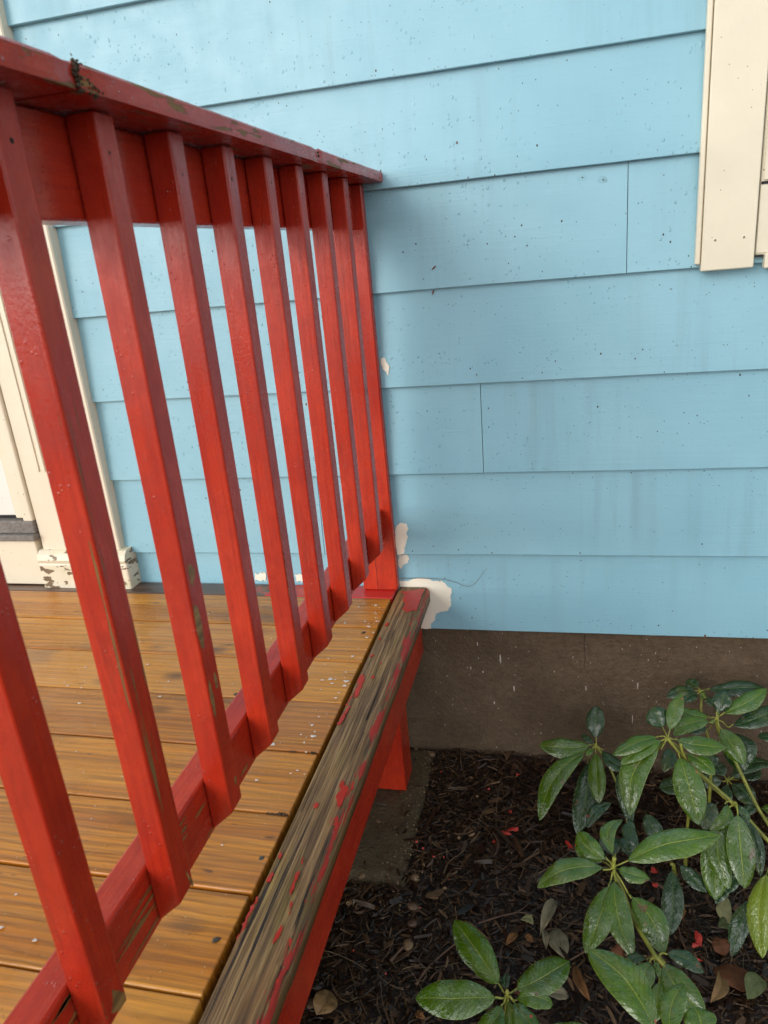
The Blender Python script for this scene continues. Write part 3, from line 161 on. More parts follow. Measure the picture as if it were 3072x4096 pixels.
def cream(name,chip=0,base=(.80,.725,.56)):
    t=MT(name)
    col=t.mix(t.mr(t.noise(t.v,9,3),.3,.7),base,tuple(c*.93 for c in base))
    d=t.vor(t.v,75); rc=t.xyz(t.vor(t.v,75,'Color')); m=t.math('MULTIPLY',t.math('LESS_THAN',d,t.math('MULTIPLY',rc[1],.13)),t.math('GREATER_THAN',rc[0],.6))
    col=t.mix(m,col,(.06,.045,.03))
    n=t.bump(t.math('ADD',t.noise(t.v,35,4),t.noise(t.v,190,2)),.22,.0016)
    rough=.4
    if chip:
        moss=t.noise(t.v,14,3); col=t.mix(t.mr(moss,.5,.75,0,.45),col,(.42,.42,.13))
        c=t.noise(t.map(t.v,(26,26,60)),1,4,.55); mask=t.mr(c,.62-chip*.06,.625-chip*.06)
        col=t.mix(mask,col,t.mix(t.noise(t.map(t.v,(20,60,90)),1,3),(.09,.055,.03),(.30,.21,.12)))
        n=t.bump(t.math('SUBTRACT',1,mask),.8,.0012,n)
    return t.done(col,n,rough)
M_cream=cream('cream_paint'); M_creamchip=cream('cream_paint_chipped',.6); M_bare=cream('bare_cream_undercoat',0,(.88,.82,.68)); M_white=cream('white_door_paint',0,(.80,.78,.72))
def deck_mat():
    t=MT('wet_honey_decking')
    wv=t.wave(t.map(t.v,(.22,1,1)),22,5.5,3,1.3,'Y')
    fine=t.noise(t.map(t.v,(3.2,170,60)),1,5,.65,.2); band=t.noise(t.map(t.v,(1.1,34,20)),1,3,.5); blot=t.noise(t.map(t.v,(3.2,6,6)),1,4,.6); tone=t.rand
    col=t.ramp(band,[(.25,(.38,.115,.009)),(.5,(.58,.215,.020)),(.75,(.70,.315,.042))])
    col=t.mix(t.mr(wv,.62,1,0,.42),col,(.17,.066,.012))
    col=t.mix(t.mr(fine,.44,.66,0,.62),col,(.12,.040,.006))
    col=t.mix(t.mr(tone,.3,1,0,.5),col,(.64,.29,.042)); col=t.mix(t.mr(tone,.35,0,0,.4),col,(.30,.095,.011))
    t.b.inputs['Specular IOR Level'].default_value=.4
    col=t.mix(t.mr(blot,.54,.72,0,.75),col,(.095,.038,.010))
    col=t.mix(t.mr(t.noise(t.map(t.v,(14,60,30),(3,3,3)),1,3),.68,.72,0,.7),col,(.045,.02,.008))
    knot=t.vor(t.map(t.v,(4.2,8,8)),1); km=t.mr(knot,.16,.04); col=t.mix(t.math('MULTIPLY',km,.75),col,(.075,.028,.01))
    sp=t.vor(t.v,160); sc=t.xyz(t.vor(t.v,160,'Color'))[0]; col=t.mix(t.math('MULTIPLY',t.math('LESS_THAN',sp,.13),t.math('GREATER_THAN',sc,.86)),col,(.55,.42,.24))
    wet=t.noise(t.v,7,3)
    t.set('Coat Weight',t.mr(wet,.46,.60,0,.45)); t.set('Coat Roughness',.07); t.b.inputs['Coat IOR'].default_value=1.5
    n=t.bump(t.math('ADD',t.math('MULTIPLY',wv,.3),fine),.6,.0020); n=t.bump(t.drops(t.v,110,.1,.4,.2),.5,.001,n)
    return t.done(col,n,t.mr(wet,.38,.62,.17,.46))
M_deck=deck_mat()
def old_wood(name,y_red=None,tint=1,mossy=1):
    t=MT(name)
    g=t.noise(t.map(t.v,(85,2.6,85)),1,6,.66,.35); g2=t.noise(t.map(t.v,(250,5,250)),1,4,.6,.2); blot=t.noise(t.map(t.v,(15,5,15)),1,4); ms=t.noise(t.map(t.v,(30,4.5,30),(5,5,5)),1,3); ck=t.noise(t.map(t.v,(150,2.4,150),(2,7,1)),1,4,.55,.3)
    col=t.ramp(g,[(.30,(.06,.028,.011)),(.44,(.19,.098,.034)),(.56,(.29,.16,.056)),(.70,(.40,.25,.105))])
    col=t.mix(t.mr(blot,.46,.68,0,.6),col,t.mix(g,(.11,.062,.040),(.30,.205,.125)))
    col=t.mix(t.mr(ms,.52,.68,0,.5*mossy),col,t.mix(g,(.085,.075,.010),(.30,.24,.030)))
    col=t.mix(t.mr(g2,.52,.70,0,.75),col,(.05,.028,.014))
    wv=t.wave(t.map(t.v,(1,.11,1)),19,9,5,1.9,'X'); col=t.mix(t.mr(wv,.6,1,0,.55),col,(.085,.044,.018)); col=t.mix(t.mr(wv,.18,.0,0,.45),col,(.43,.29,.13))
    fb=t.noise(t.map(t.v,(400,7,400),(3,1,2)),1,2,.5); col=t.mix(t.mr(fb,.5,.66,0,.7),col,(.055,.028,.012)); col=t.mix(t.mr(fb,.46,.30,0,.5),col,(.46,.31,.14))
    crk=t.mr(ck,.615,.645); col=t.mix(crk,col,(.018,.010,.007))
    p=t.xyz(t.obj)
    rn=t.math('ADD',t.math('MULTIPLY',t.noise(t.map(t.v,(120,11,120),(1,8,3)),1,5,.65,.5),.8),t.math('MULTIPLY',t.noise(t.v,18,2),.2))
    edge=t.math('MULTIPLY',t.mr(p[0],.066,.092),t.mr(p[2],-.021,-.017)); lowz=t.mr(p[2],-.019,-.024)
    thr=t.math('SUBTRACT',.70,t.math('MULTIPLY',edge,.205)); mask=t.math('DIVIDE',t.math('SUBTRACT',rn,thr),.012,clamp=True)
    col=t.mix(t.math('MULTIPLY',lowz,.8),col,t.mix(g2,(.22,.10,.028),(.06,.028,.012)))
    col=t.mix(mask,col,(.48,.030,.018))
    n=t.bump(t.math('SUBTRACT',t.math('ADD',g,t.math('MULTIPLY',g2,-.6)),crk),1,.0045); n=t.bump(mask,.6,.0008,n)
    return t.done(col,n,t.mr(blot,.35,.65,.34,.62))
M_old=old_wood('weathered_grey_brown_wood')
def ledger_mat():
    t=MT('dark_wet_board')
    g=t.noise(t.map(t.v,(4,90,90)),1,4,.6); col=t.ramp(g,[(.3,(.035,.018,.012)),(.7,(.17,.10,.065))])
    x=t.xyz(t.obj)[0]; e=t.noise(t.map(t.v,(30,90,30)),1,3,.6)
    m=t.math('ADD',t.mr(x,-.46,-.12,0,.95),t.math('MULTIPLY',t.math('SUBTRACT',e,.5),1.6)); m=t.mr(m,.48,.51)
    col=t.mix(m,col,(.48,.022,.015))
    return t.done(col,t.bump(g,.5,.002),.3)
M_ledger=ledger_mat()
def concrete(name,a,b,spk=.9):
    t=MT(name)
    big=t.noise(t.v,4.5,5,.6); sw=t.noise(t.map(t.v,(13,13,19)),1,5,.68); f=t.noise(t.v,130,4,.7)
    col=t.mix(t.mr(big,.3,.7),a,b); x=t.xyz(t.obj); z=x[2]
    col=t.mix(t.mr(t.noise(t.v,11,3),.55,.75,0,.5),col,tuple(c*.55 for c in a))
    d=t.vor(t.map(t.v,(1,1,.8)),42); rc=t.xyz(t.vor(t.map(t.v,(1,1,.8)),42,'Color')); m=t.math('MULTIPLY',t.math('LESS_THAN',d,t.math('MULTIPLY',rc[1],.09)),t.math('GREATER_THAN',rc[0],.55))
    col=t.mix(t.math('MULTIPLY',m,spk),col,(.55,.48,.38))
    d=t.vor(t.map(t.v,(1,1,.25),(3,3,3)),22); rc=t.xyz(t.vor(t.map(t.v,(1,1,.25),(3,3,3)),22,'Color')); m=t.math('MULTIPLY',t.math('LESS_THAN',d,t.math('MULTIPLY',rc[1],.06)),t.math('GREATER_THAN',rc[0],.8))
    col=t.mix(t.math('MULTIPLY',m,spk),col,(.60,.54,.44))
    col=t.mix(t.mr(t.noise(t.map(t.v,(70,70,78)),1,4,.75),.42,.66,0,.5),col,tuple(c*.55 for c in b))
    n=t.bump(t.math('ADD',t.math('MULTIPLY',sw,1.2),t.math('MULTIPLY',f,.8)),1,.008)
    return t.done(col,n,t.mr(big,.3,.7,.5,.8))
M_found=concrete('brown_stained_foundation',(.185,.125,.074),(.095,.058,.029))
M_pad=concrete('footing_concrete',(.10,.078,.042),(.15,.10,.045),.4)
def soil_mat():
    t=MT('dark_soil'); n=t.noise(t.v,22,6,.7); col=t.ramp(n,[(.3,(.008,.005,.0035)),(.6,(.03,.018,.011)),(.8,(.055,.034,.02))])
    return t.done(col,t.bump(n,1,.01),.55)
M_soil=soil_mat()
def mulch_mat():
    t=MT('shredded_bark_mulch'); r=t.island(); g=t.noise(t.v,90,3)
    col=t.ramp(r,[(0,(.013,.006,.003)),(.35,(.036,.016,.007)),(.62,(.068,.032,.013)),(.82,(.11,.055,.022)),(.93,(.16,.085,.036)),(1,(.24,.145,.07))])
    col=t.mix(t.mr(g,.3,.7,0,.5),col,(.01,.006,.004))
    return t.done(col,t.bump(g,.6,.001),t.mr(r,0,1,.28,.6))
M_mulch=mulch_mat()
def leaf_mat(name,ca,cb,vein,wet=1.0,red=1,back=(.10,.13,.05)):
    t=MT(name); uv=t.xyz(t.uv); u,vv=uv[0],uv[1]
    c=t.mix(t.mr(t.noise(t.v,38,4),.3,.7),ca,cb)
    c=t.mix(t.mr(t.rand,0,1,0,.4),c,tuple(x*.62 for x in ca))
    ac=t.math('ABSOLUTE',t.math('SUBTRACT',u,.5))
    mid=t.mr(ac,.028,.010); 
    sv=t.math('ADD',vv,t.math('MULTIPLY',ac,-.42)); sw=t.math('ABSOLUTE',t.math('SUBTRACT',t.math('FRACT',t.math('MULTIPLY',sv,13)),.5)); side=t.mr(sw,.055,.0)
    c=t.mix(t.math('MULTIPLY',side,.16),c,vein); c=t.mix(t.math('MULTIPLY',mid,.72),c,vein)
    edge=t.mr(ac,.475,.497); c=t.mix(t.math('MULTIPLY',edge,.45),c,vein)
    if red:
        d=t.vor(t.v,75); rc=t.xyz(t.vor(t.v,75,'Color')); m=t.math('MULTIPLY',t.math('LESS_THAN',d,t.math('MULTIPLY',rc[1],.22)),t.math('GREATER_THAN',rc[0],.972)); c=t.mix(m,c,(.55,.05,.04))
        bl=t.noise(t.v,26,2); c=t.mix(t.mr(bl,.70,.72,0,.8),c,(.13,.07,.03))
        yl=t.noise(t.map(t.v,(1,1,1),(2,9,4)),17,2); c=t.mix(t.mr(yl,.58,.75,0,.45),c,(.13,.15,.012))
    bf=t.geo()['Backfacing']; c=t.mix(bf,c,back)
    n=t.bump(t.math('ADD',t.math('MULTIPLY',t.math('SUBTRACT',1,mid),.8),t.math('ADD',t.math('MULTIPLY',side,-.5),t.math('ADD',t.math('MULTIPLY',t.noise(t.v,120,3),.7),t.math('MULTIPLY',t.noise(t.v,42,2),1.6)))),.75,.0020)
    n=t.bump(t.math('MULTIPLY',t.drops(t.v,230,.1,.44,.5),t.mr(t.noise(t.v,24,2),.40,.58,0,wet)),1,.0016,n)
    if wet>.6:
        wm=t.math('ADD',t.math('MULTIPLY',t.noise(t.map(t.v,(1,1,1),(7,3,1)),27,3,.6),.75),t.math('MULTIPLY',t.noise(t.v,110,2),.25)); wmask=t.mr(wm,.42,.66,.1,.8*wet)
        t.set('Coat Weight',wmask); t.b.inputs['Coat IOR'].default_value=2.05; t.set('Coat Roughness',.11)
        cn=t.bump(t.math('ADD',t.drops(t.v,330,.1,.45,.7),t.math('MULTIPLY',t.noise(t.v,120,2),.9)),1,.0026,n); t.set('Coat Normal',cn)
    t.set('Specular IOR Level',.5 if wet>.6 else .25)
    return t.done(c,n,t.mr(t.noise(t.v,20,2),.35,.65,.09,.24) if wet>.6 else .5)
LM=[leaf_mat('glossy_green_leaf',(.044,.112,.002),(.078,.162,.003),(.27,.34,.045)),
    leaf_mat('deep_green_leaf',(.012,.044,.010),(.022,.068,.014),(.12,.21,.05),.9,1,(.05,.085,.035)),
    leaf_mat('bright_wet_leaf',(.050,.115,.007),(.078,.155,.010),(.32,.40,.05),1.2),
    leaf_mat('dry_brown_leaf',(.17,.075,.025),(.26,.12,.04),(.30,.17,.08),.3,0,(.14,.06,.025)),
    leaf_mat('lime_green_leaf',(.15,.225,.010),(.21,.28,.014),(.38,.43,.06),.7),
    leaf_mat('pale_leaf',(.24,.24,.11),(.30,.29,.14),(.36,.36,.2),.4,0,(.26,.26,.13)),
    leaf_mat('curled_grey_green_leaf',(.22,.19,.115),(.30,.26,.165),(.42,.38,.27),.2,0,(.25,.22,.14)),
    leaf_mat('rust_brown_leaf',(.10,.035,.014),(.16,.06,.024),(.13,.06,.03),.4,0,(.07,.03,.014)),
    leaf_mat('tan_leaf',(.19,.11,.045),(.27,.16,.065),(.2,.12,.06),.3,0,(.16,.09,.04)),
    leaf_mat('dull_green_leaf',(.075,.095,.035),(.11,.13,.05),(.16,.18,.09),.4,0,(.09,.10,.05))]
def simple(name,col,rough=.5,var=.3,sc=30,metal=0):
    t=MT(name); n=t.noise(t.v,sc,4)
    t.set('Metallic',metal)
    return t.done(t.mix(t.mr(n,.3,.7),tuple(c*(1-var) for c in col),tuple(min(c*(1+var),.9) for c in col)),t.bump(n,.35,.002),rough)
M_stem=simple('yellow_green_stem',(.27,.28,.045),.4,.35,60); M_bud=simple('leaf_bud',(.33,.33,.06),.4); M_twig=simple('twig_bark',(.095,.05,.028),.5,.5,70)
M_twigpale=simple('pale_root',(.17,.11,.06),.5,.4,70)
M_stone=simple('tan_pebble',(.21,.13,.065),.45,.45,35); M_stone2=simple('brown_pebble',(.10,.055,.03),.45,.4,35)
M_flake=simple('loose_red_paint',(.44,.032,.020),.35,.15); M_drop=simple('dried_pale_paint',(.62,.55,.50),.3,.1); M_dark=simple('dark_gap',(.01,.008,.007),.7)
M_nail=simple('old_nail_head',(.10,.085,.07),.4,.4,200,.7); M_joist=simple('dark_framing_timber',(.06,.035,.018),.7); M_crack=simple('crack_shadow',(.015,.010,.007),.9)
M_sill=concrete('weathered_grey_sill',(.30,.28,.25),(.22,.20,.18),.6); M_moss=simple('dark_moss',(.055,.034,.016),.9,.6,120); M_seed=simple('rust_seed',(.20,.045,.018),.5)
def glass_mat():
    t=MT('window_glass',.03); t.set('Base Color',(.05,.06,.07)); t.set('Coat Weight',1.0); return t.m
M_glass=glass_mat()
# ---------------------------------------------------------------- object helpers
def tag(o,label=None,cat=None,group=None,kind=None):
    if label: o['label']=label
    if cat: o['category']=cat
    if group: o['group']=group
    if kind: o['kind']=kind
    return o
def empty(name,loc,label,cat,group=None):
    o=bpy.data.objects.new(name,None); COL.objects.link(o); o.location=loc; o.empty_display_size=.05
    return tag(o,label,cat,group)
def wroot(o):
    l=Vector((0,0,0))
    while o is not None: l=l+o.location; o=o.parent
    return l
def link(name,me,mat,parent=None,origin=(0,0,0)):
    """world-space mesh data whose object origin goes to `origin`"""
    o=bpy.data.objects.new(name,me); COL.objects.link(o)
    if mat is not None and not me.materials: me.materials.append(mat)
    org=Vector(origin)
    if org.length: me.transform(Matrix.Translation(-org))
    o.location=org-(wroot(parent) if parent else Vector((0,0,0)))
    if parent: o.parent=parent
    return o
def pydata(name,v,f,smooth=False):
    me=bpy.data.meshes.new(name); me.from_pydata([tuple(a) for a in v],[],f); me.update()
    if smooth:
        me.polygons.foreach_set('use_smooth',[True]*len(me.polygons))
    return me
def bm_mesh(name,bm,smooth=False):
    bmesh.ops.recalc_face_normals(bm,faces=bm.faces)
    me=bpy.data.meshes.new(name); bm.to_mesh(me); bm.free()
    if smooth: me.polygons.foreach_set('use_smooth',[True]*len(me.polygons))
    return me
def boxmesh(name,x0,x1,y0,y1,z0,z1,bev=.002,seg=1):
    bm=bmesh.new(); bmesh.ops.create_cube(bm,size=1,matrix=Matrix.Translation(((x0+x1)/2,(y0+y1)/2,(z0+z1)/2))@Matrix.Diagonal((x1-x0,y1-y0,z1-z0,1)))
    if bev: bmesh.ops.bevel(bm,geom=list(bm.edges),offset=bev,segments=seg,affect='EDGES',profile=.5)
    return bm_mesh(name,bm)
def box(name,x0,x1,y0,y1,z0,z1,mat,parent=None,bev=.002,seg=1,origin=None):
    return link(name,boxmesh(name,x0,x1,y0,y1,z0,z1,bev,seg),mat,parent,origin or ((x0+x1)/2,(y0+y1)/2,(z0+z1)/2))
def prism(name,prof,x0,x1,mat,parent=None,origin=None,axis='x'):
    n=len(prof); mk=(lambda t,a,b:(t,a,b)) if axis=='x' else (lambda t,a,b:(a,t,b))
    v=[mk(x0,a,b) for a,b in prof]+[mk(x1,a,b) for a,b in prof]
    f=[(i,(i+1)%n,n+(i+1)%n,n+i) for i in range(n)]+[tuple(range(n)),tuple(range(2*n-1,n-1,-1))]
    bm=bmesh.new(); bv=[bm.verts.new(p) for p in v]; [bm.faces.new([bv[i] for i in q]) for q in f]
    return link(name,bm_mesh(name,bm),mat,parent,origin or v[0])
def tube(name,pts,r,mat,parent=None,r1=None,sides=7,origin=None,jit=0):
    """a smooth tapered tube through the points"""
    P=[Vector(p) for p in pts]; Q=[]
    for i in range(len(P)-1):
        a,b,c,d=P[max(i-1,0)],P[i],P[i+1],P[min(i+2,len(P)-1)]
        for k in range(5):
            t=k/5; Q.append(.5*((2*b)+(c-a)*t+(2*a-5*b+4*c-d)*t*t+(3*b-a-3*c+d)*t**3))
    Q.append(P[-1]); r1=r if r1 is None else r1
    v=[];f=[];n=len(Q)
    for i,p in enumerate(Q):
        d=(Q[min(i+1,n-1)]-Q[max(i-1,0)]).normalized(); s=d.cross(Vector((.13,.21,.97))).normalized(); t=d.cross(s)
        rr=r+(r1-r)*i/(n-1); rr*=1+jit*(random.random()-.5)
        for k in range(sides):
            a=2*math.pi*k/sides; v.append(p+s*math.cos(a)*rr+t*math.sin(a)*rr)
    for i in range(n-1):
        for k in range(sides): f.append((i*sides+k,i*sides+(k+1)%sides,(i+1)*sides+(k+1)%sides,(i+1)*sides+k))
    f+= [tuple(range(sides))[::-1],tuple(range((n-1)*sides,n*sides))]
    return link(name,pydata(name,v,f,True),mat,parent,origin or pts[0])
def slab_poly(name,pts,nrm,th,mat,parent=None,jag=.0):
    """thin slab of paint with the given outline"""
    n=Vector(nrm); P=[Vector(p) for p in pts]
    if jag:
        Q=[]
        for i,p in enumerate(P):
            q=P[(i+1)%len(P)]; Q.append(p)
            k=max(1,int((q-p).length/.004))
            for j in range(1,k): Q.append(p.lerp(q,j/k)+Vector([(random.random()-.5)*jag if abs(n[a])<.5 else 0 for a in range(3)]))
        P=Q
    m=len(P); ar=sum(((P[i]).cross(P[(i+1)%m]) for i in range(m)),Vector())
    if ar.dot(n)<0: P.reverse()
    v=P+[p+n*th for p in P]
    f=[tuple(range(m,2*m))]+[(i,(i+1)%m,m+(i+1)%m,m+i) for i in range(m)]
    return link(name,pydata(name,v,f),mat,parent,P[0])
def disc(name,c,nrm,r,th,mat,parent=None,sides=9,dome=.5,sq=1,rot=0):
    n=Vector(nrm).normalized(); s=n.orthogonal().normalized(); t=n.cross(s); c=Vector(c); v=[];f=[]
    for rr,h in ((1,0),(.8,dome*th+.4*th*(1-dome)),(.4,th)):
        for k in range(sides):
            a=2*math.pi*k/sides; v.append(c+(s*math.cos(a+rot)+t*math.sin(a+rot)*sq)*r*rr+n*h)
    for q in range(2):
        for k in range(sides): f.append((q*sides+k,q*sides+(k+1)%sides,(q+1)*sides+(k+1)%sides,(q+1)*sides+k))
    f.append(tuple(range(2*sides,3*sides)))
    return link(name,pydata(name,v,f,True),mat,parent,c)
def clump(name,c,r,n,mat,parent,flat=(1,1,1)):
    bm=bmesh.new()
    for _ in range(n):
        p=Vector(c)+Vector([random.gauss(0,r)*flat[k] for k in range(3)]); s=r*(.25+.5*random.random())
        bmesh.ops.create_icosphere(bm,subdivisions=1,radius=s,matrix=Matrix.Translation(p)@Euler([random.random()*6 for _ in range(3)]).to_matrix().to_4x4()@Matrix.Diagonal((1,.8+random.random(),.5+random.random(),1)))
    return link(name,bm_mesh(name,bm),mat,parent,c)
# ---------------------------------------------------------------- ground
ZG=-.505
FX0,FX1=.045,.0
def ground_z(x,y):
    z=ZG+.012*mnoise.noise((x*3.1,y*3.1,1.3))+.006*mnoise.noise((x*11,y*11,4.2))
    if y>-.12: z+=.012*(y+.12)/.12
    if x>.1: z-=.02*min(1,(x-.1)/.6)*(1 if y>-.2 else .4)
    return z
def axis_pts(lo,hi,step,far):
    a=[lo+i*step for i in range(int((hi-lo)/step)+1)]; out=list(a); d=step
    left=[];p=a[0]
    while p>-far: d*=1.6; p-=d; left.append(p)
    right=[];p=a[-1];d=step
    while p<far: d*=1.6; p+=d; right.append(p)
    return left[::-1]+out+right
gx=axis_pts(-.3,1.6,.02,60); gy=axis_pts(-1.7,.1,.02,60)
gv=[(x,y,ground_z(x,y)) for y in gy for x in gx]; nx=len(gx)
gf=[(j*nx+i,j*nx+i+1,(j+1)*nx+i+1,(j+1)*nx+i) for j in range(len(gy)-1) for i in range(nx-1)]
tag(link('ground',pydata('ground',gv,gf,True),M_soil),kind='structure')
# ---------------------------------------------------------------- foundation and footing
fw=empty('foundation_wall',(1,.1,ZG),'brown stained concrete foundation wall below the blue siding','foundation')
box('wall_face',-4,4,.012,.25,-.75,-.08,M_found,fw,0)
CR=[Vector(p)+Vector((0,.0015,0)) for p in CRACK]
v=[];f=[]
for i,p in enumerate(CR):
    wd=.0006*(1-.5*i/len(CR)); v+=[p+Vector((-wd,0,0)),p+Vector((wd,0,0)),p+Vector((0,-.0008,0))]
for i in range(len(CR)-1): f+=[(3*i,3*i+2,3*i+5,3*i+3),(3*i+2,3*i+1,3*i+4,3*i+5)]
link('crack',pydata('crack',v,f),M_crack,fw,CR[0])
def drips():
    r=random.Random(9); v=[]; f=[]
    spots=[(.20,-.165,.0016,.006),(.255,-.205,.0018,.014),(.18,-.235,.0018,.005),(.286,-.29,.002,.009),(.235,-.335,.0018,.006),(.21,-.245,.002,.003),(.385,-.235,.0014,.003),(.58,-.265,.0012,.011),(.57,-.36,.0010,.014),(.46,-.28,.0012,.008)]
    for _ in range(90): spots.append((.08+.9*r.random(),-.13-.36*r.random(),.0007+.0011*r.random()**2,.0009+.0018*r.random()))
    for x,z,a,b in spots:
        k=len(v); n=7
        for y,q in ((.0121,1),(.0111,.6)):
            for i in range(n):
                an=2*math.pi*i/n; w_=q*(.8+.4*r.random()); v.append((x+a*w_*math.cos(an),y,z+b*w_*math.sin(an)))
        for i in range(n): f.append((k+i,k+(i+1)%n,k+n+(i+1)%n,k+n+i))
        f.append(tuple(range(k+n,k+2*n)))
    return pydata('paint_drips',v,f)
tag(link('paint_drips',drips(),M_drop,fw),kind='stuff')
pd=empty('concrete_footing',(0,-.2,ZG),'low worn concrete footing slab beneath the red post','footing')
def rough_slab(name,x0,x1,y0,y1,z0,z1,mat,parent,amp):
    bm=bmesh.new(); nx_,ny_=16,30; V=[[None]*(ny_+1) for _ in range(nx_+1)]
    for i in range(nx_+1):
        for j in range(ny_+1):
            x=x0+(x1-x0)*i/nx_; y=y0+(y1-y0)*j/ny_; e=min(i,nx_-i,j,ny_-j)
            z=z1+amp*mnoise.noise((x*14,y*14,2))-(.008 if e==0 else 0)
            xx=x+(.006*mnoise.noise((y*20,3,1)) if i in(0,nx_) else 0); yy=y+(.006*mnoise.noise((x*20,7,1)) if j in (0,ny_) else 0)
            V[i][j]=bm.verts.new((xx,yy,z))
    for i in range(nx_):
        for j in range(ny_): bm.faces.new((V[i][j],V[i+1][j],V[i+1][j+1],V[i][j+1]))
    e=bmesh.ops.extrude_edge_only(bm,edges=[e for e in bm.edges if e.is_boundary])
    for g in e['geom']:
        if isinstance(g,bmesh.types.BMVert): g.co.z=z0
    return link(name,bm_mesh(name,bm,True),mat,parent,(x0,y0,z1))
rough_slab('slab',-.28,.074,-.432,.011,-.6,-.487,M_pad,pd,.004)
# ---------------------------------------------------------------- house wall: clapboards one by one
Z1,HC=-.1115,.199
DZ=[.0002,-.0008,-.0014,.0001,.0016,.0033,-.0019,-.0012]
hw=empty('house_wall',(.3,0,Z1),'pale blue painted clapboard house wall with dirt specks and wide lapped boards','wall')
def side_y(z):
    k=(z-Z1)/HC; fr=k-math.floor(k); return -.0149+.0126*fr
def clap(prof,x0,x1,k,org):
    n=len(prof); m=max(2,int((x1-x0)/.06)); v=[]; f=[]
    for j in range(m+1):
        x=x0+(x1-x0)*j/m; e=1 if 0<j<m else .3
        dz=.0011*mnoise.noise((x*2.2,k*7.3,1))*e+.0006*mnoise.noise((x*9,k*3.1,5)); dy=.0011*mnoise.noise((x*1.7,k*5.1,9))
        for i,(y,z) in enumerate(prof): v.append((x,y+(dy if i<2 else 0),z+(dz if i<3 else 0)))
    for j in range(m):
        for i in range(n): f.append((j*n+i,j*n+(i+1)%n,(j+1)*n+(i+1)%n,(j+1)*n+i))
    f+=[tuple(range(n))[::-1],tuple(range(m*n,m*n+n))]
    bm=bmesh.new(); bv=[bm.verts.new(p) for p in v]; [bm.faces.new([bv[i] for i in q]) for q in f]
    return link('clapboard',bm_mesh('clapboard',bm),M_side,hw,org)
JOINTS={0:[1.45],1:[-.159,1.9],2:[.2378,1.6],3:[1.25],4:[.533,1.8],5:[-.05+1.5],6:[1.2],7:[.95],8:[.1],9:[-.3,1.1],10:[.6],11:[0],12:[.9],13:[.3]}
for i in range(14):
    z0=Z1+i*HC+(DZ[i] if i<8 else 0); zt=z0+HC+.024
    xs=[-.716]+sorted(JOINTS.get(i,[]))+[3.0]
    runs=[(a,b) for a,b in zip(xs[:-1],xs[1:])]+[(-3.2,-1.98)]
    if i>11: runs.append((-1.98,-.716))
    for a,b in runs:
        ga=.0007 if a not in(-.716,-3.2) else 0; gb=.0007 if b not in (3.0,-1.98) else 0
        jy=(random.random()-.5)*.0004
        prof=[(-.0148+jy,z0+.0012),(-.0136+jy,z0),(-.0022,z0),(-.0008,z0+.02),(.004,z0+.021),(.004,zt),(-.0007,zt)]
        clap(prof,a+ga,b-gb,i,((a+b)/2,0,z0))
box('wall_core',-4,4,.0045,.2,-.0785,2.9,M_joist,hw,0)
for k,p in enumerate(PATCHES):
    kb=math.floor((sum(a[2] for a in p)/len(p)-Z1)/HC)
    pts=[(a[0],-.0149+.0126*((a[2]-Z1)/HC-kb)-.0014,a[2]) for a in p]
    slab_poly('bare_paint_patch',pts,(0,-1,0),.0009,M_bare,hw,.0026 if k not in (3,4) else .009)
for k,p in enumerate(KNOTS):
    y=side_y(p[2])
    disc('filled_nail_patch',(p[0],y,p[2]),(0,-1,-.05),.0085,.0005,M_side,hw,14,.9,1.3); disc('nail_stain',(p[0]+.001,y-.0004,p[2]+.002),(0,-1,0),.0017,.0003,M_nail,hw,7,.5,1.6)
tag(tube('dry_tendril',VINE,.0007,M_twig,None,.0003,5),'thin dry tendril curving across the lowest blue board beside the peeled patch','tendril')
def husk(p,ln,rot,label):
    v=[];f=[];n=6
    for i in range(7):
        t=i/6; rr=.0016*math.sin(math.pi*min(max(t,.04),.96))
        for k in range(n):
            a=2*math.pi*k/n; v.append((rr*math.cos(a),rr*math.sin(a)*.7,(t-.5)*ln))
    for i in range(6):
        for k in range(n): f.append((i*n+k,i*n+(k+1)%n,(i+1)*n+(k+1)%n,(i+1)*n+k))
    f+=[tuple(range(n))[::-1],tuple(range(6*n,7*n))]
    o=link('seed_husk',pydata('seed_husk',v,f,True),M_seed); o.location=(p[0],side_y(p[1])-.0016,p[1]); o.rotation_euler=(0,rot,0)
    tag(o,label,'seed husk','rust seed husks stuck on the siding')
# ---------------------------------------------------------------- window at the right
wf=empty('window_frame',(.71,-.02,.68),'cream painted window casing with two screws near its cut lower end','window')
box('casing_board',.6655,.7562,-.034,-.013,.6795,2.3,M_cream,wf,.0018)
box('casing_edge',.6555,.6640,-.029,-.0125,.692,2.3,M_cream,wf,.002)
box('frame_stile',.7600,.80,-.024,-.0125,.7,2.2,M_cream,wf,.002)
box('inner_stile',.764,.79,-.0275,-.0243,.828,2.2,M_cream,wf,.001)
box('sash_rail',.8005,1.5,-.0245,-.0125,.829,.90,M_cream,wf,.002); box('sash_gap',.7605,1.5,-.0262,-.0245,.8215,.8262,M_dark,wf,0)
box('sill_nose',.7605,1.55,-.0262,-.0245,.704,.8205,M_cream,wf,.0006); box('sill_gap',.759,.772,-.0285,-.0125,.697,.7005,M_dark,wf,0)
box('lower_apron',.775,1.55,-.033,-.0125,.676,.702,M_cream,wf,.002); box('glass_pane',.8005,1.5,-.0165,-.0128,.9005,2.2,M_glass,wf,0)
for x,z in ((.6870,.7335),(.7360,.7343)):
    s=disc('screw_head',(x,-.034,z),(0,-1,0),.0032,.0009,M_cream,wf,12); disc('screw_recess',(x,-.0348,z),(0,-1,0),.0019,.0003,M_nail,s,6)
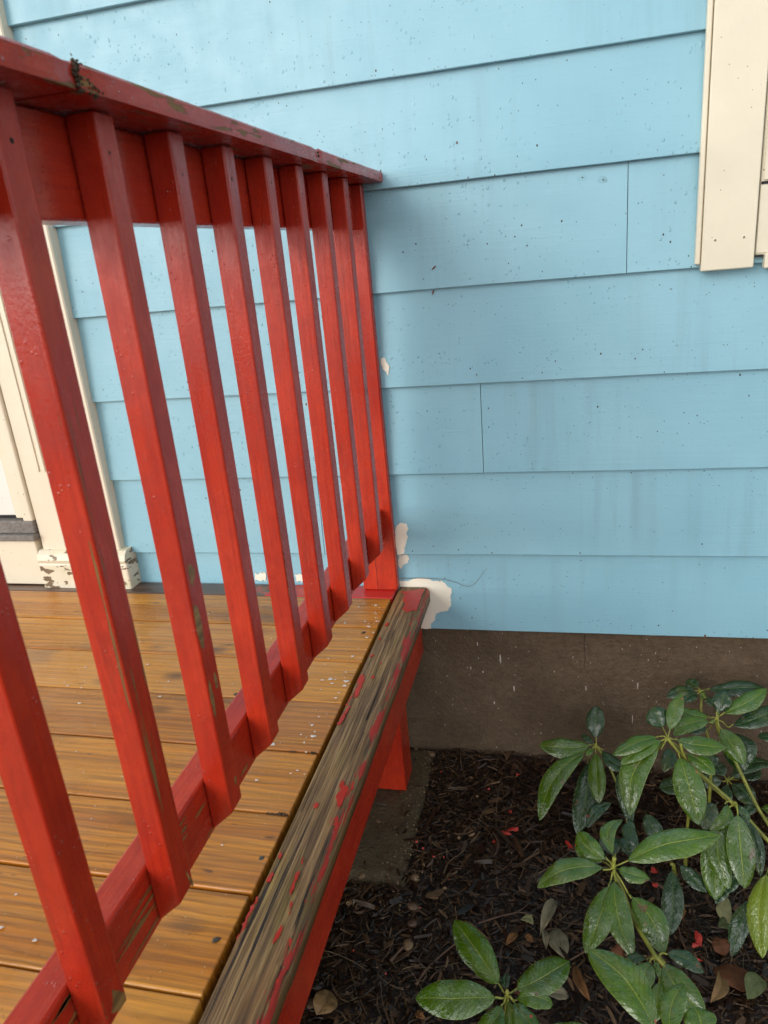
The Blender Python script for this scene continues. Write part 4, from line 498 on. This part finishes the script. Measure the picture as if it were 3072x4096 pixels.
# ---------------------------------------------------------------- door at the left
dr=empty('entry_door',(-1.2,-.02,0),'white panelled entry door with cream casing and worn plinth block','door')
box('casing',-.942,-.7085,-.036,-.001,.10,2.2,M_cream,dr,.003)
box('casing_groove_lip',-.897,-.8885,-.0395,-.0363,.32,2.2,M_cream,dr,.001); box('casing_groove_lip',-.8795,-.871,-.0395,-.0363,.32,2.2,M_cream,dr,.001)
pb=box('plinth_block',-.952,-.686,-.056,-.001,-.028,.072,M_creamchip,dr,.006,2)
prism('plinth_cap',[(-.054,.0725),(-.057,.080),(-.052,.094),(-.042,.103),(-.037,.104),(-.001,.104),(-.001,.0725)],-.950,-.688,M_creamchip,pb)
box('jamb_moulding',-.973,-.9435,-.044,-.004,.186,2.2,M_cream,dr,.004,2); box('jamb_bead',-1.0,-.9745,-.036,-.004,.192,2.2,M_cream,dr,.004,2)
d=box('door_leaf',-1.95,-1.0015,-.030,.004,.199,2.2,M_white,dr,.002)
box('weather_gap',-1.95,-1.0015,-.020,.0,.188,.1985,M_dark,dr,0)
box('threshold',-1.98,-.9435,-.046,.0,.152,.1875,M_sill,dr,.004,2); box('threshold_nose',-1.98,-.943,-.056,.0,.133,.1515,M_sill,dr,.004,2)
box('riser_board',-1.98,-.9535,-.045,.0,.004,.1325,M_cream,dr,.002)
# ---------------------------------------------------------------- porch deck
W=.1415; Y0=.0767
dk=empty('porch_deck',(-.9,-1.2,0),'wet honey brown plank porch deck with white paint drips','deck')
lb=box('ledger_board',-2.3,.0165,-Y0+.001,-.0125,-.026,.0008,M_ledger,dk,.002,1,(0,0,0.0001))
XE=[.0130,.0140,.0128,.0145,.0130,.0135,.0105,.0120,.0112,.0105,.012,.010,.012,.011]
def plank(name,x0,x1,y0,y1,z0,z1):
    bm=bmesh.new(); bmesh.ops.create_cube(bm,size=1,matrix=Matrix.Translation(((x0+x1)/2,(y0+y1)/2,(z0+z1)/2))@Matrix.Diagonal((x1-x0,y1-y0,z1-z0,1)))
    bmesh.ops.bevel(bm,geom=[e for e in bm.edges if abs((e.verts[0].co-e.verts[1].co).x)>.1],offset=.0035,segments=3,affect='EDGES',profile=.5)
    bmesh.ops.bevel(bm,geom=[e for e in bm.edges if all(abs(v.co.x-x1)<1e-4 for v in e.verts)],offset=.0012,segments=1,affect='EDGES')
    return bm_mesh(name,bm)
for i in range(14):
    y1=-(Y0+W*i); dz=(random.random()-.5)*.0016
    link('deck_board',plank('deck_board',-2.4-random.random()*.1,XE[i],y1-W+.0034,y1,-.027+dz,dz),M_deck,dk,(-1,y1-W/2,0))
box('rim_joist',-.06,.002,-2.05,-.014,-.19,-.0285,M_joist,dk,0)
# weathered edge board with its rounded nosing, modelled as a worn surface
def worn_board():
    prof=[(.0225,-.036),(.0225,-.0025),(.0245,0)]+[(.0265+i*.0039,.0002) for i in range(14)]
    cx,cz,rr=.0812,-.0135,.0138
    prof+=[(cx+rr*math.sin(a),cz+rr*math.cos(a)) for a in [R(q) for q in (10,28,46,64,82)]]+[(.0952,-.022),(.0945,-.036)]
    ys=[-.0145-i*.0085 for i in range(240)]; v=[];f=[];n=len(prof)
    for j,y in enumerate(ys):
        for i,(x,z) in enumerate(prof):
            a=mnoise.noise((x*95,y*5,1))*.0013+mnoise.noise((x*240,y*9,5))*.0009
            if mnoise.noise((x*60,y*2.2,9))>.33: a-=.0016
            k=0 if j==0 else 1
            if z>-.001: v.append((x,y,z+a*k))
            elif x>.05: v.append((x+a*1.2*k+.0022*mnoise.noise((z*60,y*7,3))*k,y,z+a*.5*k))
            else: v.append((x+a*.6*k,y,z))
    for j in range(len(ys)-1):
        for i in range(n-1): f.append((j*n+i,j*n+i+1,(j+1)*n+i+1,(j+1)*n+i))
        f.append((j*n+n-1,j*n,(j+1)*n,(j+1)*n+n-1))
    f.append(tuple(range(n))[::-1]); f.append(tuple(range((len(ys)-1)*n,len(ys)*n)))
    bm=bmesh.new(); bv=[bm.verts.new(p) for p in v]; [bm.faces.new([bv[i] for i in q]) for q in f]
    return bm_mesh('edge_board',bm,True)
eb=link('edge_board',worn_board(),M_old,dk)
for p in FLAKES:
    cxy=(sum(a[0] for a in p)/len(p),sum(a[1] for a in p)/len(p)); slab_poly('red_paint_flake',[(cxy[0]+(a[0]-cxy[0])*.86,cxy[1]+(a[1]-cxy[1])*.95,.0006) for a in p],(0,0,1),.0009,M_flake,eb,.0042)
fb=box('fascia_board',.0430,.0680,-2.05,-.0135,-.1785,-.0375,M_red_f,dk,.002); fb['peel']=1.35; fb['peel_top']=.3
ps=box('corner_post',-.052,.0285,-.1635,-.085,-.484,-.0285,M_red_z,dk,.002); ps['peel']=.0; ps['peel_top']=0.
for x,y in ((.004,-.866),(-.004,-.995),(-.012,-.24),(-.30,-.62),(-.36,-.79),(-.55,-.78),(-.25,-.36),(-.52,-.36),(-.2,-.49),(-.005,-1.13)):
    nh=disc('nail_head',(x,y,.0002),(0,0,1),.0042,.0006,M_nail,dk,9); disc('rust_stain',(x+.001,y,.0),(0,0,1),.0055,.0004,M_joist,nh,9,.3,.6)
for x,y,r,n in ((.004,-.784,.0032,26),(-.015,-.785,.002,14),(.006,-.642,.0022,16),(-.03,-.643,.0016,12),(-.25,-.50,.0016,8),(-.12,-.36,.0015,8)):
    clump('grit_in_joint',(x,y,.0005),r,n,M_moss,dk,(2.2,.5,.25))
# pale paint spots
def spatter():
    v=[];f=[]
    rr=random.Random(3)
    def spot(x,y,r):
        n=8; b=len(v); ph=rr.random()*6; sq=.5+.5*rr.random()
        for q,h in ((1,.0004),(.7,.0009)):
            for k in range(n):
                a=2*math.pi*k/n; q2=q*(1+.25*math.sin(3*a+ph)); v.append((x+math.cos(a)*r*q2,y+math.sin(a)*r*q2*sq,h+.0008))
        for k in range(n): f.append((b+k,b+(k+1)%n,b+n+(k+1)%n,b+n+k))
        f.append(tuple(range(b+n,b+2*n)))
    for _ in range(170):
        if rr.random()<.45: x,y=rr.gauss(-.01,.03),-.1-rr.random()*.6; 
        else: x,y=-.06-rr.random()*.55,-.12-rr.random()*.95
        if x>.012 or x<-1: continue
        if abs(((-y-Y0)/W)%1)<.05: continue
        spot(x,y,.0010+.0032*rr.random()**3)
    for x,y,r in ((-.20,-.765,.0085),(-.245,-.765,.0045),(-.22,-.767,.003),(-.008,-.60,.0055),(-.02,-.57,.003),(.003,-.43,.006),(-.03,-.425,.005),(.004,-.445,.004),(-.045,-.43,.004),(.006,-.19,.003),(-.005,-.215,.004),(0,-.175,.0025)): spot(x,y,r)
    return pydata('paint_spatter',v,f)
tag(link('paint_spatter',spatter(),M_drop,dk),kind='stuff')
# ---------------------------------------------------------------- porch railing
XR,XB,BW,P_,B0_=.0020,.0014,.0292,.1276,.1966
rl=empty('porch_railing',(-.01,-.7,0),'red painted wooden porch railing with square balusters and flat cap','railing')
# cap: two lengths meeting at a rotten joint
def cap_len(y0,y1,ends):
    bm=bmesh.new(); x0,x1,z0,z1=-.075,.0625,.9004,.9196
    prof=[(x0,z0),(x1,z0),(x1+.0004,z0+.004),(x1,z1-.003),(x1-.003,z1),(x0+.003,z1),(x0,z1-.003)]
    ys=[y0+(y1-y0)*i/60 for i in range(61)]; rows=[]
    for j,y in enumerate(ys):
        row=[]
        for (x,z) in prof:
            d=min([abs(y-e) for e in ends]) if ends else 1
            rot=max(0,1-d/.03); a=.0045*rot*mnoise.noise((x*70,y*120,z*90))
            row.append(bm.verts.new((x-(abs(a)+.002*rot*rot if x>0 else 0)+.0005*mnoise.noise((1,y*8,z*30)),y,z+(a if z>.91 else 0)+(.006*rot*max(0,mnoise.noise((x*60,y*110,7))) if z>.918 else 0))))
        rows.append(row)
    n=len(prof)
    for j in range(60):
        for i in range(n): bm.faces.new((rows[j][i],rows[j][(i+1)%n],rows[j+1][(i+1)%n],rows[j+1][i]))
    bm.faces.new(rows[0][::-1]); bm.faces.new(rows[-1])
    return link('cap_rail',bm_mesh('cap_rail',bm),M_red_y,rl,((x0+x1)/2,(y0+y1)/2,z1))
c1=cap_len(-.0125,-1.0215,[-1.0215,-.433]); c2=cap_len(-1.0255,-1.75,[-1.0255])
for c in (c1,c2): c['peel']=.97; c['peel_top']=.3
clump('rot_crust',(.0612,-1.0235,.909),.0028,34,M_moss,c1,(.25,.9,2.0)); clump('rot_crust',(.057,-1.010,.9192),.0026,14,M_moss,c1,(1,2.6,.35)); clump('rot_crust',(.0612,-1.006,.905),.002,14,M_moss,c1,(.3,2.4,1.2))
clump('rot_crust',(.0615,-.434,.911),.0022,10,M_moss,c1,(.3,.5,1.8)); clump('rot_crust',(.0605,-1.0,.902),.003,10,M_moss,c1,(.4,1.2,.6))
tr=box('top_rail',-.0331,XR-.0004,-1.75,-.0365,.8153,.8996,M_red_y,rl,.002); tr['peel']=0.; tr['peel_top']=0.
br=box('bottom_rail',-.0331,XR-.0004,-1.75,-.0365,.1336,.2093,M_red_y,rl,.003,2); br['peel']=0.; br['peel_top']=.2
# bottom rail is peeling on its near length: separate value through a second segment
wp=box('wall_post',-.063,.0220,-.0360,-.0130,.0015,.8996,M_red_z,rl,.0025); wp['peel']=0.; wp['peel_top']=0.
def baluster_mesh():
    bm=bmesh.new(); z1=.8996-.139
    a=[(0,0),(BW,0),(BW,BW),(0,BW)]
    lo=[bm.verts.new((x,y,0 if x==0 else .0270)) for x,y in a]; hi=[bm.verts.new((x,y,z1)) for x,y in a]
    bm.faces.new(lo[::-1]); bm.faces.new(hi)
    for k in range(4): bm.faces.new((lo[k],lo[(k+1)%4],hi[(k+1)%4],hi[k]))
    bmesh.ops.bevel(bm,geom=list(bm.edges),offset=.0022,segments=2,affect='EDGES',profile=.5)
    return bm_mesh('baluster',bm)
bmz=baluster_mesh(); bal0=None
PEEL=[.0,.1,.2,.3,.6,.4,.55,.92,.45,.3]
PTOP=[.3,.3,.3,.35,.42,.3,.45,.72,.30,.3]
for i in range(10):
    if bal0 is None:
        o=bal0=link('baluster',bmz,M_red_z,rl)
    else:
        o=bal0.copy(); COL.objects.link(o); o.parent=rl
    o.location=Vector((XB+.0012,-(B0_+P_*i),.139))-rl.location
    o['peel']=PEEL[i]; o['peel_top']=PTOP[i]
t=MT('bare_pine',.5); g=t.noise(t.map(t.v,(90,5,130)),1,4); M_bw=t.done(t.ramp(g,[(.3,(.14,.066,.02)),(.6,(.30,.15,.045)),(.8,(.42,.25,.085))]),t.bump(g,.5,.001))
for p in BALPATCH:
    ym=sum(a[1] for a in p)/len(p); i=round((-ym+BW/2-B0_)/P_); y0=-(B0_+P_*i); q=[(XB+.0012+BW-.0001,min(max(a[1],y0+.0015),y0+BW-.0015),a[2]) for a in p]
    bb=[o for o in rl.children if o.name.startswith('baluster') and abs(o.location.y+rl.location.y-y0)<.01][0]
    slab_poly('bare_wood_patch',q,(1,0,0),.0003,M_bw,bb,.0016)
# bare streaks on the outer face of the bottom rail where the paint has gone
rr=random.Random(11)
def streaks(y0,y1,n,lmin,lmax):
    for _ in range(n):
        y=y0+(y1-y0)*rr.random(); z=.139+.062*rr.random(); L=lmin+(lmax-lmin)*rr.random(); h=.0012+.0032*rr.random()
        sl=.06*(rr.random()-.5); P=[]
        m=7
        for k in range(m+1): t=k/m; P.append((XR-.0001,y+L*(t-.5),z+sl*L*(t-.5)+h*math.sin(math.pi*max(.06,min(.94,t)))*(.5+.4*rr.random())))
        for k in range(m,-1,-1): t=k/m; P.append((XR-.0001,y+L*(t-.5),z+sl*L*(t-.5)-h*math.sin(math.pi*max(.06,min(.94,t)))*(.5+.4*rr.random())))
        slab_poly('bare_wood_streak',P,(1,0,0),.00025,M_bw,br)
streaks(-1.14,-1.03,12,.03,.09); streaks(-1.02,-.90,7,.012,.04); streaks(-1.28,-1.16,10,.02,.07); streaks(-.87,-.80,2,.01,.03)
for i in range(0,8):
    z=.868-.004*(i%3); s=disc('nail_hole',(XB+BW+.0011,-(B0_+P_*i)+.012+.003*(i%2),z),(1,0,0),.0021+.0008*(i%3==1),.0002,M_crack,rl,7,.2)
disc('nail_hole',(-.015,-.0361,.715),(0,-1,0),.0052,.0003,M_crack,rl,9,.3); disc('nail_hole',(-.008,-.0361,.165),(0,-1,0),.0042,.0003,M_crack,rl,9,.3)
pc=[(-.0275,.0015),(-.0268,.05),(-.0285,.09),(-.0272,.14),(-.0283,.20)]
slab_poly('post_crack',[(x,-.0361,z) for x,z in pc]+[(x+.0011,-.0361,z) for x,z in pc[::-1]],(0,-1,0),.0002,M_crack,wp)
# ---------------------------------------------------------------- mulch: joined shreds nobody could count
def shreds(name,N,seed,mat,lmin,lmax,wmin,wmax,region,curl,lift=.012):
    r=random.Random(seed); V=[];F=[]
    for _ in range(N):
        x0,x1,y0,y1=region; x=x0+(x1-x0)*r.random(); y=y0+(y1-y0)*r.random()
        if x<.078 and y>-.435 and r.random()>.06: continue
        L=lmin+(lmax-lmin)*r.random()**2.2; wd=wmin+(wmax-wmin)*r.random()**2; th=wd*(.25+.4*r.random())
        if L<wd*1.5: wd=L/2
        az=r.random()*6.283; tilt=r.gauss(0,.16); k=r.gauss(0,curl); z=ground_z(x,y)+.002+lift*r.random()
        if x<.078 and y>-.435: z=-.484
        n=3 if L<.03 else 5; b=len(V); roll=r.random()*3.14; ph=r.gauss(0,.3)
        px,py,pz=x,y,z; a=az
        for i in range(n+1):
            t=i/n; ww=wd*(.35+.65*math.sin(math.pi*(.12+.76*t)))
            c_,s_=math.cos(a),math.sin(a)
            for q in range(3):
                an=roll+q*2.094+ph*t; u=math.cos(an)*ww; vv=math.sin(an)*th
                V.append((px-s_*u,py+c_*u,pz+vv))
            px+=c_*L/n; py+=s_*L/n; pz+=math.sin(tilt)*L/n; a+=k
        py_max=.008
        for i in range(n):
            for q in range(3): F.append((b+3*i+q,b+3*i+(q+1)%3,b+3*i+3+(q+1)%3,b+3*i+3+q))
        F.append((b+2,b+1,b)); F.append((b+3*n,b+3*n+1,b+3*n+2))
    V=[(x,min(y,.009),z) for x,y,z in V]
    me=bpy.data.meshes.new(name); me.from_pydata(V,[],F); me.update()
    return tag(link(name,me,mat),kind='stuff')
shreds('mulch',40000,5,M_mulch,.005,.042,.0008,.0038,(-.16,1.4,-1.3,.005),.16)
shreds('bark_chunk_litter',1500,6,M_mulch,.02,.075,.003,.009,(-.16,1.4,-1.3,-.01),.06,.016)
shreds('root_fibre',1500,8,M_twigpale,.02,.12,.0004,.0009,(-.16,1.4,-1.3,-.005),.28,.02)
def grit():
    r=random.Random(21); bm=bmesh.new()
    for _ in range(950):
        if r.random()<.6: x,y=r.gauss(.065,.03),-r.random()*.5
        else: x,y=.05+1.0*r.random(),-r.random()*1.1
        if x>.078 or y<-.44: z=ground_z(x,y)+.010
        else: z=-.485
        if y>0: continue
        s=.0008+.0022*r.random()**3
        bmesh.ops.create_icosphere(bm,subdivisions=1,radius=s,matrix=Matrix.Translation((x,y,z))@Matrix.Diagonal((1,.8,.7,1)))
    return tag(link('sandy_grit',bm_mesh('sandy_grit',bm,True),M_stone),kind='stuff')
grit()
# ---------------------------------------------------------------- leaves and shrubs
def leaf_mesh(name,d,seed,nu=10,nv=20,petiole=.1):
    r=random.Random(seed)
    B,T_=Vector(d['b']),Vector(d['t']); n=Vector(d['n']).normalized(); D=T_-B; L=D.length; s=D.cross(n).normalized()
    V=[];F=[];UV=[]
    wv=r.random()*6; bite=r.random()*2; drop=L*d['arch']
    twist=r.gauss(0,.15); tilt=r.gauss(0,.14); cv=.6+.7*r.random(); wob=r.gauss(0,.02)
    for j in range(nv+1):
        t=j/nv
        c=B+D*t+n*(drop*4*t*(1-t)*.75 - drop*.15*t)+s*(wob*L*5*math.sin(math.pi*t))+n*(.010*L*math.sin(t*11+wv))
        if t<petiole: hw=.045
        else:
            q=(t-petiole)/(1-petiole); bl=d['blunt']
            e=math.sin(math.pi*q**(.92+.12*bl))
            hw=max(0,e)**(.78-.20*bl)
            hw=.03+.97*hw if q<.5 else max(hw,.02)
        hw*=d['w']*.5
        for i in range(nu+1):
            u=i/nu*2-1
            lift=d['fold']*abs(u)*hw*1.1+hw*(.42*abs(u)-.62*u*u)*(1-d['fold'])*cv; edge=-.30*hw*max(0,abs(u)-.8)
            rip=.0012*math.sin(t*19+wv+u*2)*abs(u)*(1 if t>petiole else 0)
            sd=s*math.cos(tilt+twist*t)+n*math.sin(tilt+twist*t)
            V.append(c+sd*u*hw*math.cos(d['fold']*.6)+n*(lift+edge+rip)); UV.append((i/nu,t))
    m=nu+1
    for j in range(nv):
        for i in range(nu): F.append((j*m+i,j*m+i+1,(j+1)*m+i+1,(j+1)*m+i))
    me=pydata(name,V,F,True); ul=me.uv_layers.new(name='UVMap')
    for lp in me.loops: ul.data[lp.index].uv=UV[lp.vertex_index]
    return me
def add_leaf(d,parent,seed,name='leaf'):
    o=link(name,leaf_mesh(name,d,seed),LM[d['kind']],parent,d['b'])
    tocam=cam.location-Vector(d['b'])
    return o
def bud(c,parent,r=.004):
    bm=bmesh.new(); bmesh.ops.create_icosphere(bm,subdivisions=2,radius=r,matrix=Matrix.Translation(c)@Matrix.Diagonal((.8,.8,1.7,1)))
    return link('bud',bm_mesh('bud',bm,True),M_bud,parent,c)
SHRUBS=[
 ('rhododendron_shrub',['R1'],[[(.5259,-.17,-.4143),(.54,-.19,-.46),(.552,-.20,-.52)]],'dark green rhododendron sprig with drooping leaves against the bare foundation wall'),
 ('rhododendron_shrub',['R2','R6','R12'],[[(.8233,-.35,-.4057),(.84,-.36,-.45),(.85,-.37,-.53)],[(.7752,-.42,-.3602),(.80,-.40,-.35),(.815,-.365,-.39)]],'largest glossy rhododendron with two yellow green stems and a lime leaf at its right'),
 ('rhododendron_shrub',['R4'],[[(.8318,-.25,-.4402),(.838,-.27,-.48),(.84,-.28,-.53)]],'upright rhododendron shoot at the right with broad wet leaves on a long bare stem'),
 ('rhododendron_shrub',['R3'],[[(.7318,-.08,-.3534),(.735,-.085,-.43),(.735,-.09,-.52)]],'small dark rhododendron tip highest and farthest back against the foundation'),
 ('rhododendron_shrub',['R9'],[],'low shaded rhododendron sprig on the mulch behind the long stems'),
 ('rhododendron_shrub',['R5','R8'],[[(.6379,-.72,-.4063),(.67,-.715,-.45),(.69,-.71,-.53)],[(.6512,-.30,-.4312),(.652,-.30,-.48),(.652,-.30,-.53)]],'front rhododendron with a star of wet leaves and a withered orange leaf on its stem'),
 ('rhododendron_shrub',['R11'],[[(.605,-.42,-.3748),(.612,-.415,-.40),(.618,-.41,-.52)]],'dull green rhododendron shoot hanging under the front star of leaves'),
 ('rhododendron_shrub',['R10'],[[(.5426,-.84,-.2781),(.553,-.835,-.36),(.556,-.83,-.53)]],'nearest rhododendron with a long leaf cut off by the bottom of the photo'),
 ('rhododendron_seedling',['R7'],[[(.309,-.715,-.4801),(.308,-.714,-.53)]],'small rhododendron seedling with a yellow bud alone in the mulch near the deck'),
]
sd_=100
for name,rs,extra,label in SHRUBS:
    c=ROS[rs[0]]['c']; foot=(extra[0][-1] if extra else tuple(STEMS['R9'][0]['p'][-1]))
    root=empty(name,(foot[0],foot[1],ZG),label,'shrub' if name.endswith('shrub') else 'seedling','rhododendrons in the mulch bed')
    for rk in rs:
        for s in STEMS.get(rk,[]): tube('stem',s['p'],s['r'],M_stem,root,s['r'])
        for d in ROS[rk]['leaves']:
            sd_+=1; add_leaf(d,root,sd_)
            b=Vector(d['b']); cc=Vector(ROS[rk]['c']); 
            if .004<(b-cc).length<.06 and rk not in('R10','R12','R11'):
                tube('petiole',[cc-Vector((0,0,.004)),cc.lerp(b,.5)+Vector((0,0,.002)),b,b+(Vector(d['t'])-b)*.10+Vector(d['n'])*((Vector(d['t'])-b).length*d['arch']*.27)],.0017,M_stem,root,.0012,6)
        if rk in('R7','R1','R5','R4'): bud(Vector(ROS[rk]['c'])+Vector((0,0,.004)),root,.0042 if rk=='R7' else .0028)
    for e in extra: tube('stem',e,.0036,M_stem,root,.0042)
# ---------------------------------------------------------------- loose things on the mulch
STL=['small tan pebble at the foot of the foundation beside the footing','pale grit pebble touching the red post','pale grit pebble left of the post corner','rust tan pebble on the footing just right of the fascia','larger rust pebble on the footing near the fascia','tiny cream pebble in the middle of the mulch','rounded amber pebble above the large red paint scrap','tan pebble in front of the footing nearest the fascia','golden pebble at the front right corner of the footing','orange brown pebble close to the fascia','largest brown pebble in the mulch','dark reddish pebble below the largest brown one','olive pebble beside the flat split stick','small amber pebble left of the red scrap','tan stone by the deck at the bottom','pebble next to the crumpled twig','tiny grey pebble right of the golden one']
for k,(p,d) in enumerate(STONES):
    bm=bmesh.new(); bmesh.ops.create_icosphere(bm,subdivisions=2,radius=d*.55)
    for q in bm.verts: q.co*=1+.28*mnoise.noise(q.co*(55)+Vector((k*3.1,k,2)))
    for q in bm.verts: q.co.z*=.6; q.co.x*=1+.3*math.sin(k*2.3)
    o=link('pebble',bm_mesh('pebble',bm,True),M_stone2 if k in(10,11,14) else M_stone); o.location=Vector(p)+Vector((0,0,d*.05)); o.rotation_euler=(.3*math.sin(k),.3*math.cos(k*3),k*1.7)
    tag(o,STL[k],'pebble','pebbles scattered on the mulch')
TWL=['forked reddish twig lying above the seedling','thin side branch of the forked twig','long dark twig slanting across the mulch left of the seedling','bent pale twig in front of the footing corner','dark stick slanting toward the red paint scrap','looping pale root above the seedling leaf','wavy pale root tip near the long dark twig','short grey stick in front of the footing','short stick by the fascia and orange pebble','upright thin twig between the two sticks','split dark stick beside the olive pebble','curved root below the looping root','brown twig running under the front star of leaves','peeling twig right of the front shrub stem']
for k,t_ in enumerate(TWIGS):
    L=(Vector(t_[0])-Vector(t_[-1])).length
    pale=k in(5,6,3,11); r0=[.0022,.0015,.0030,.0014,.0026,.0010,.0009,.0026,.0020,.0011,.0042,.0011,.0022,.0018][k]
    pts=[Vector(a) for a in t_]
    if len(pts)==2: pts=[pts[0],pts[0].lerp(pts[1],.5)+Vector((.002,.003,.003)),pts[1]]
    tag(tube('twig',pts,r0,M_twigpale if pale else M_twig,None,r0*.6,6,None,.35),TWL[k],'twig','twigs and roots lying on the mulch')
def ragged(name,a,b,seed):
    r=random.Random(seed); n=11; v=[];f=[]
    for k in range(n):
        an=2*math.pi*k/n; q=.6+.5*r.random(); v.append((math.cos(an)*a*.5*q,math.sin(an)*b*.5*q,.0014*r.random()+.0015*math.sin(an*2)))
    v.append((0,0,.002)); m=len(v)
    v+=[(x,y,z-.0004) for x,y,z in v]
    for k in range(n): f+=[(k,(k+1)%n,n),(m+(k+1)%n,m+k,m+n),((k+1)%n,k,m+k,m+(k+1)%n)]
    return pydata(name,v,f)
for k,(p,a,b) in enumerate(REDFLAKES):
    o=link('paint_scrap',ragged('paint_scrap',max(a*.8,.0035),max(b*.75,.0035),k),M_flake); o.location=Vector(p)+Vector((0,0,.004)); o.rotation_euler=(.15*math.sin(k),.2*math.cos(k*2),0 if k in(14,22,20) else k*1.3)
    big={14:'largest torn red paint scrap lying alone on the mulch',18:'red paint scrap under the long leaf of the front star',20:'tall red paint scrap right of the front shrub stem',22:'narrow red paint scrap left of the front star of leaves',10:'rounded red paint chip above the largest red scrap'}
    tag(o,big.get(k,'tiny red paint chip dropped on the dark mulch'),'paint chip','large red paint scraps' if k in big else 'tiny red paint chips on the mulch')
DLL={'curl':'grey green curled dead leaf standing on end in the mulch','curl2':'narrow rolled grey leaf below the standing curled one','broken':'broken flat grey leaf with pale veins','greycurl':'curled grey leaf tip at the right of the seedling','yellow':'yellowish curled leaf bit under the forked twig','yellowgreen':'yellow green leaf end under the upper seedling leaf','brown1':'small upright brown leaf behind the seedling','brown2':'brown leaf scrap beside the broken grey leaf','brownlong':'long narrow rust brown leaf pointing down','brown3':'broad rust leaf behind the front star of leaves','tan':'pointed tan leaf standing at lower right','maple1':'large rust maple like leaf at lower right','brown4':'crumpled dark brown leaf above the rust maple leaf','green1':'dull green lobed leaf at the lower right edge','brown5':'brown leaf tucked behind the hanging dull leaf','pale1':'pale green scrap below the pale hanging leaf','crumple':'tiny brown wood chip on the left seedling leaf tip','brown6':'rust leaf piece left under the seedling','brown7':'rust leaf piece right under the seedling','lacy':'lacy skeletal brown leaf at the bottom beside the deck'}
for k,d in enumerate(DEADLEAVES):
    if d['name']=='lacy': d=dict(d,w=.05)
    o=link('dead_leaf',leaf_mesh('dead_leaf',d,900+k,8,14,.04),LM[d['kind']],None,d['b'])
    tag(o,DLL[d['name']],'dead leaf','dead leaves on the mulch')
husk((.1545,.728),.013,.9,'bent rust husk on the blue board, higher of the two near the railing')
husk((.1480,.6795),.0125,.35,'straight rust husk on the blue board, lower of the two near the railing')
husk((.215,.954),.006,.1,'small round red husk on the blue board above the cap end')
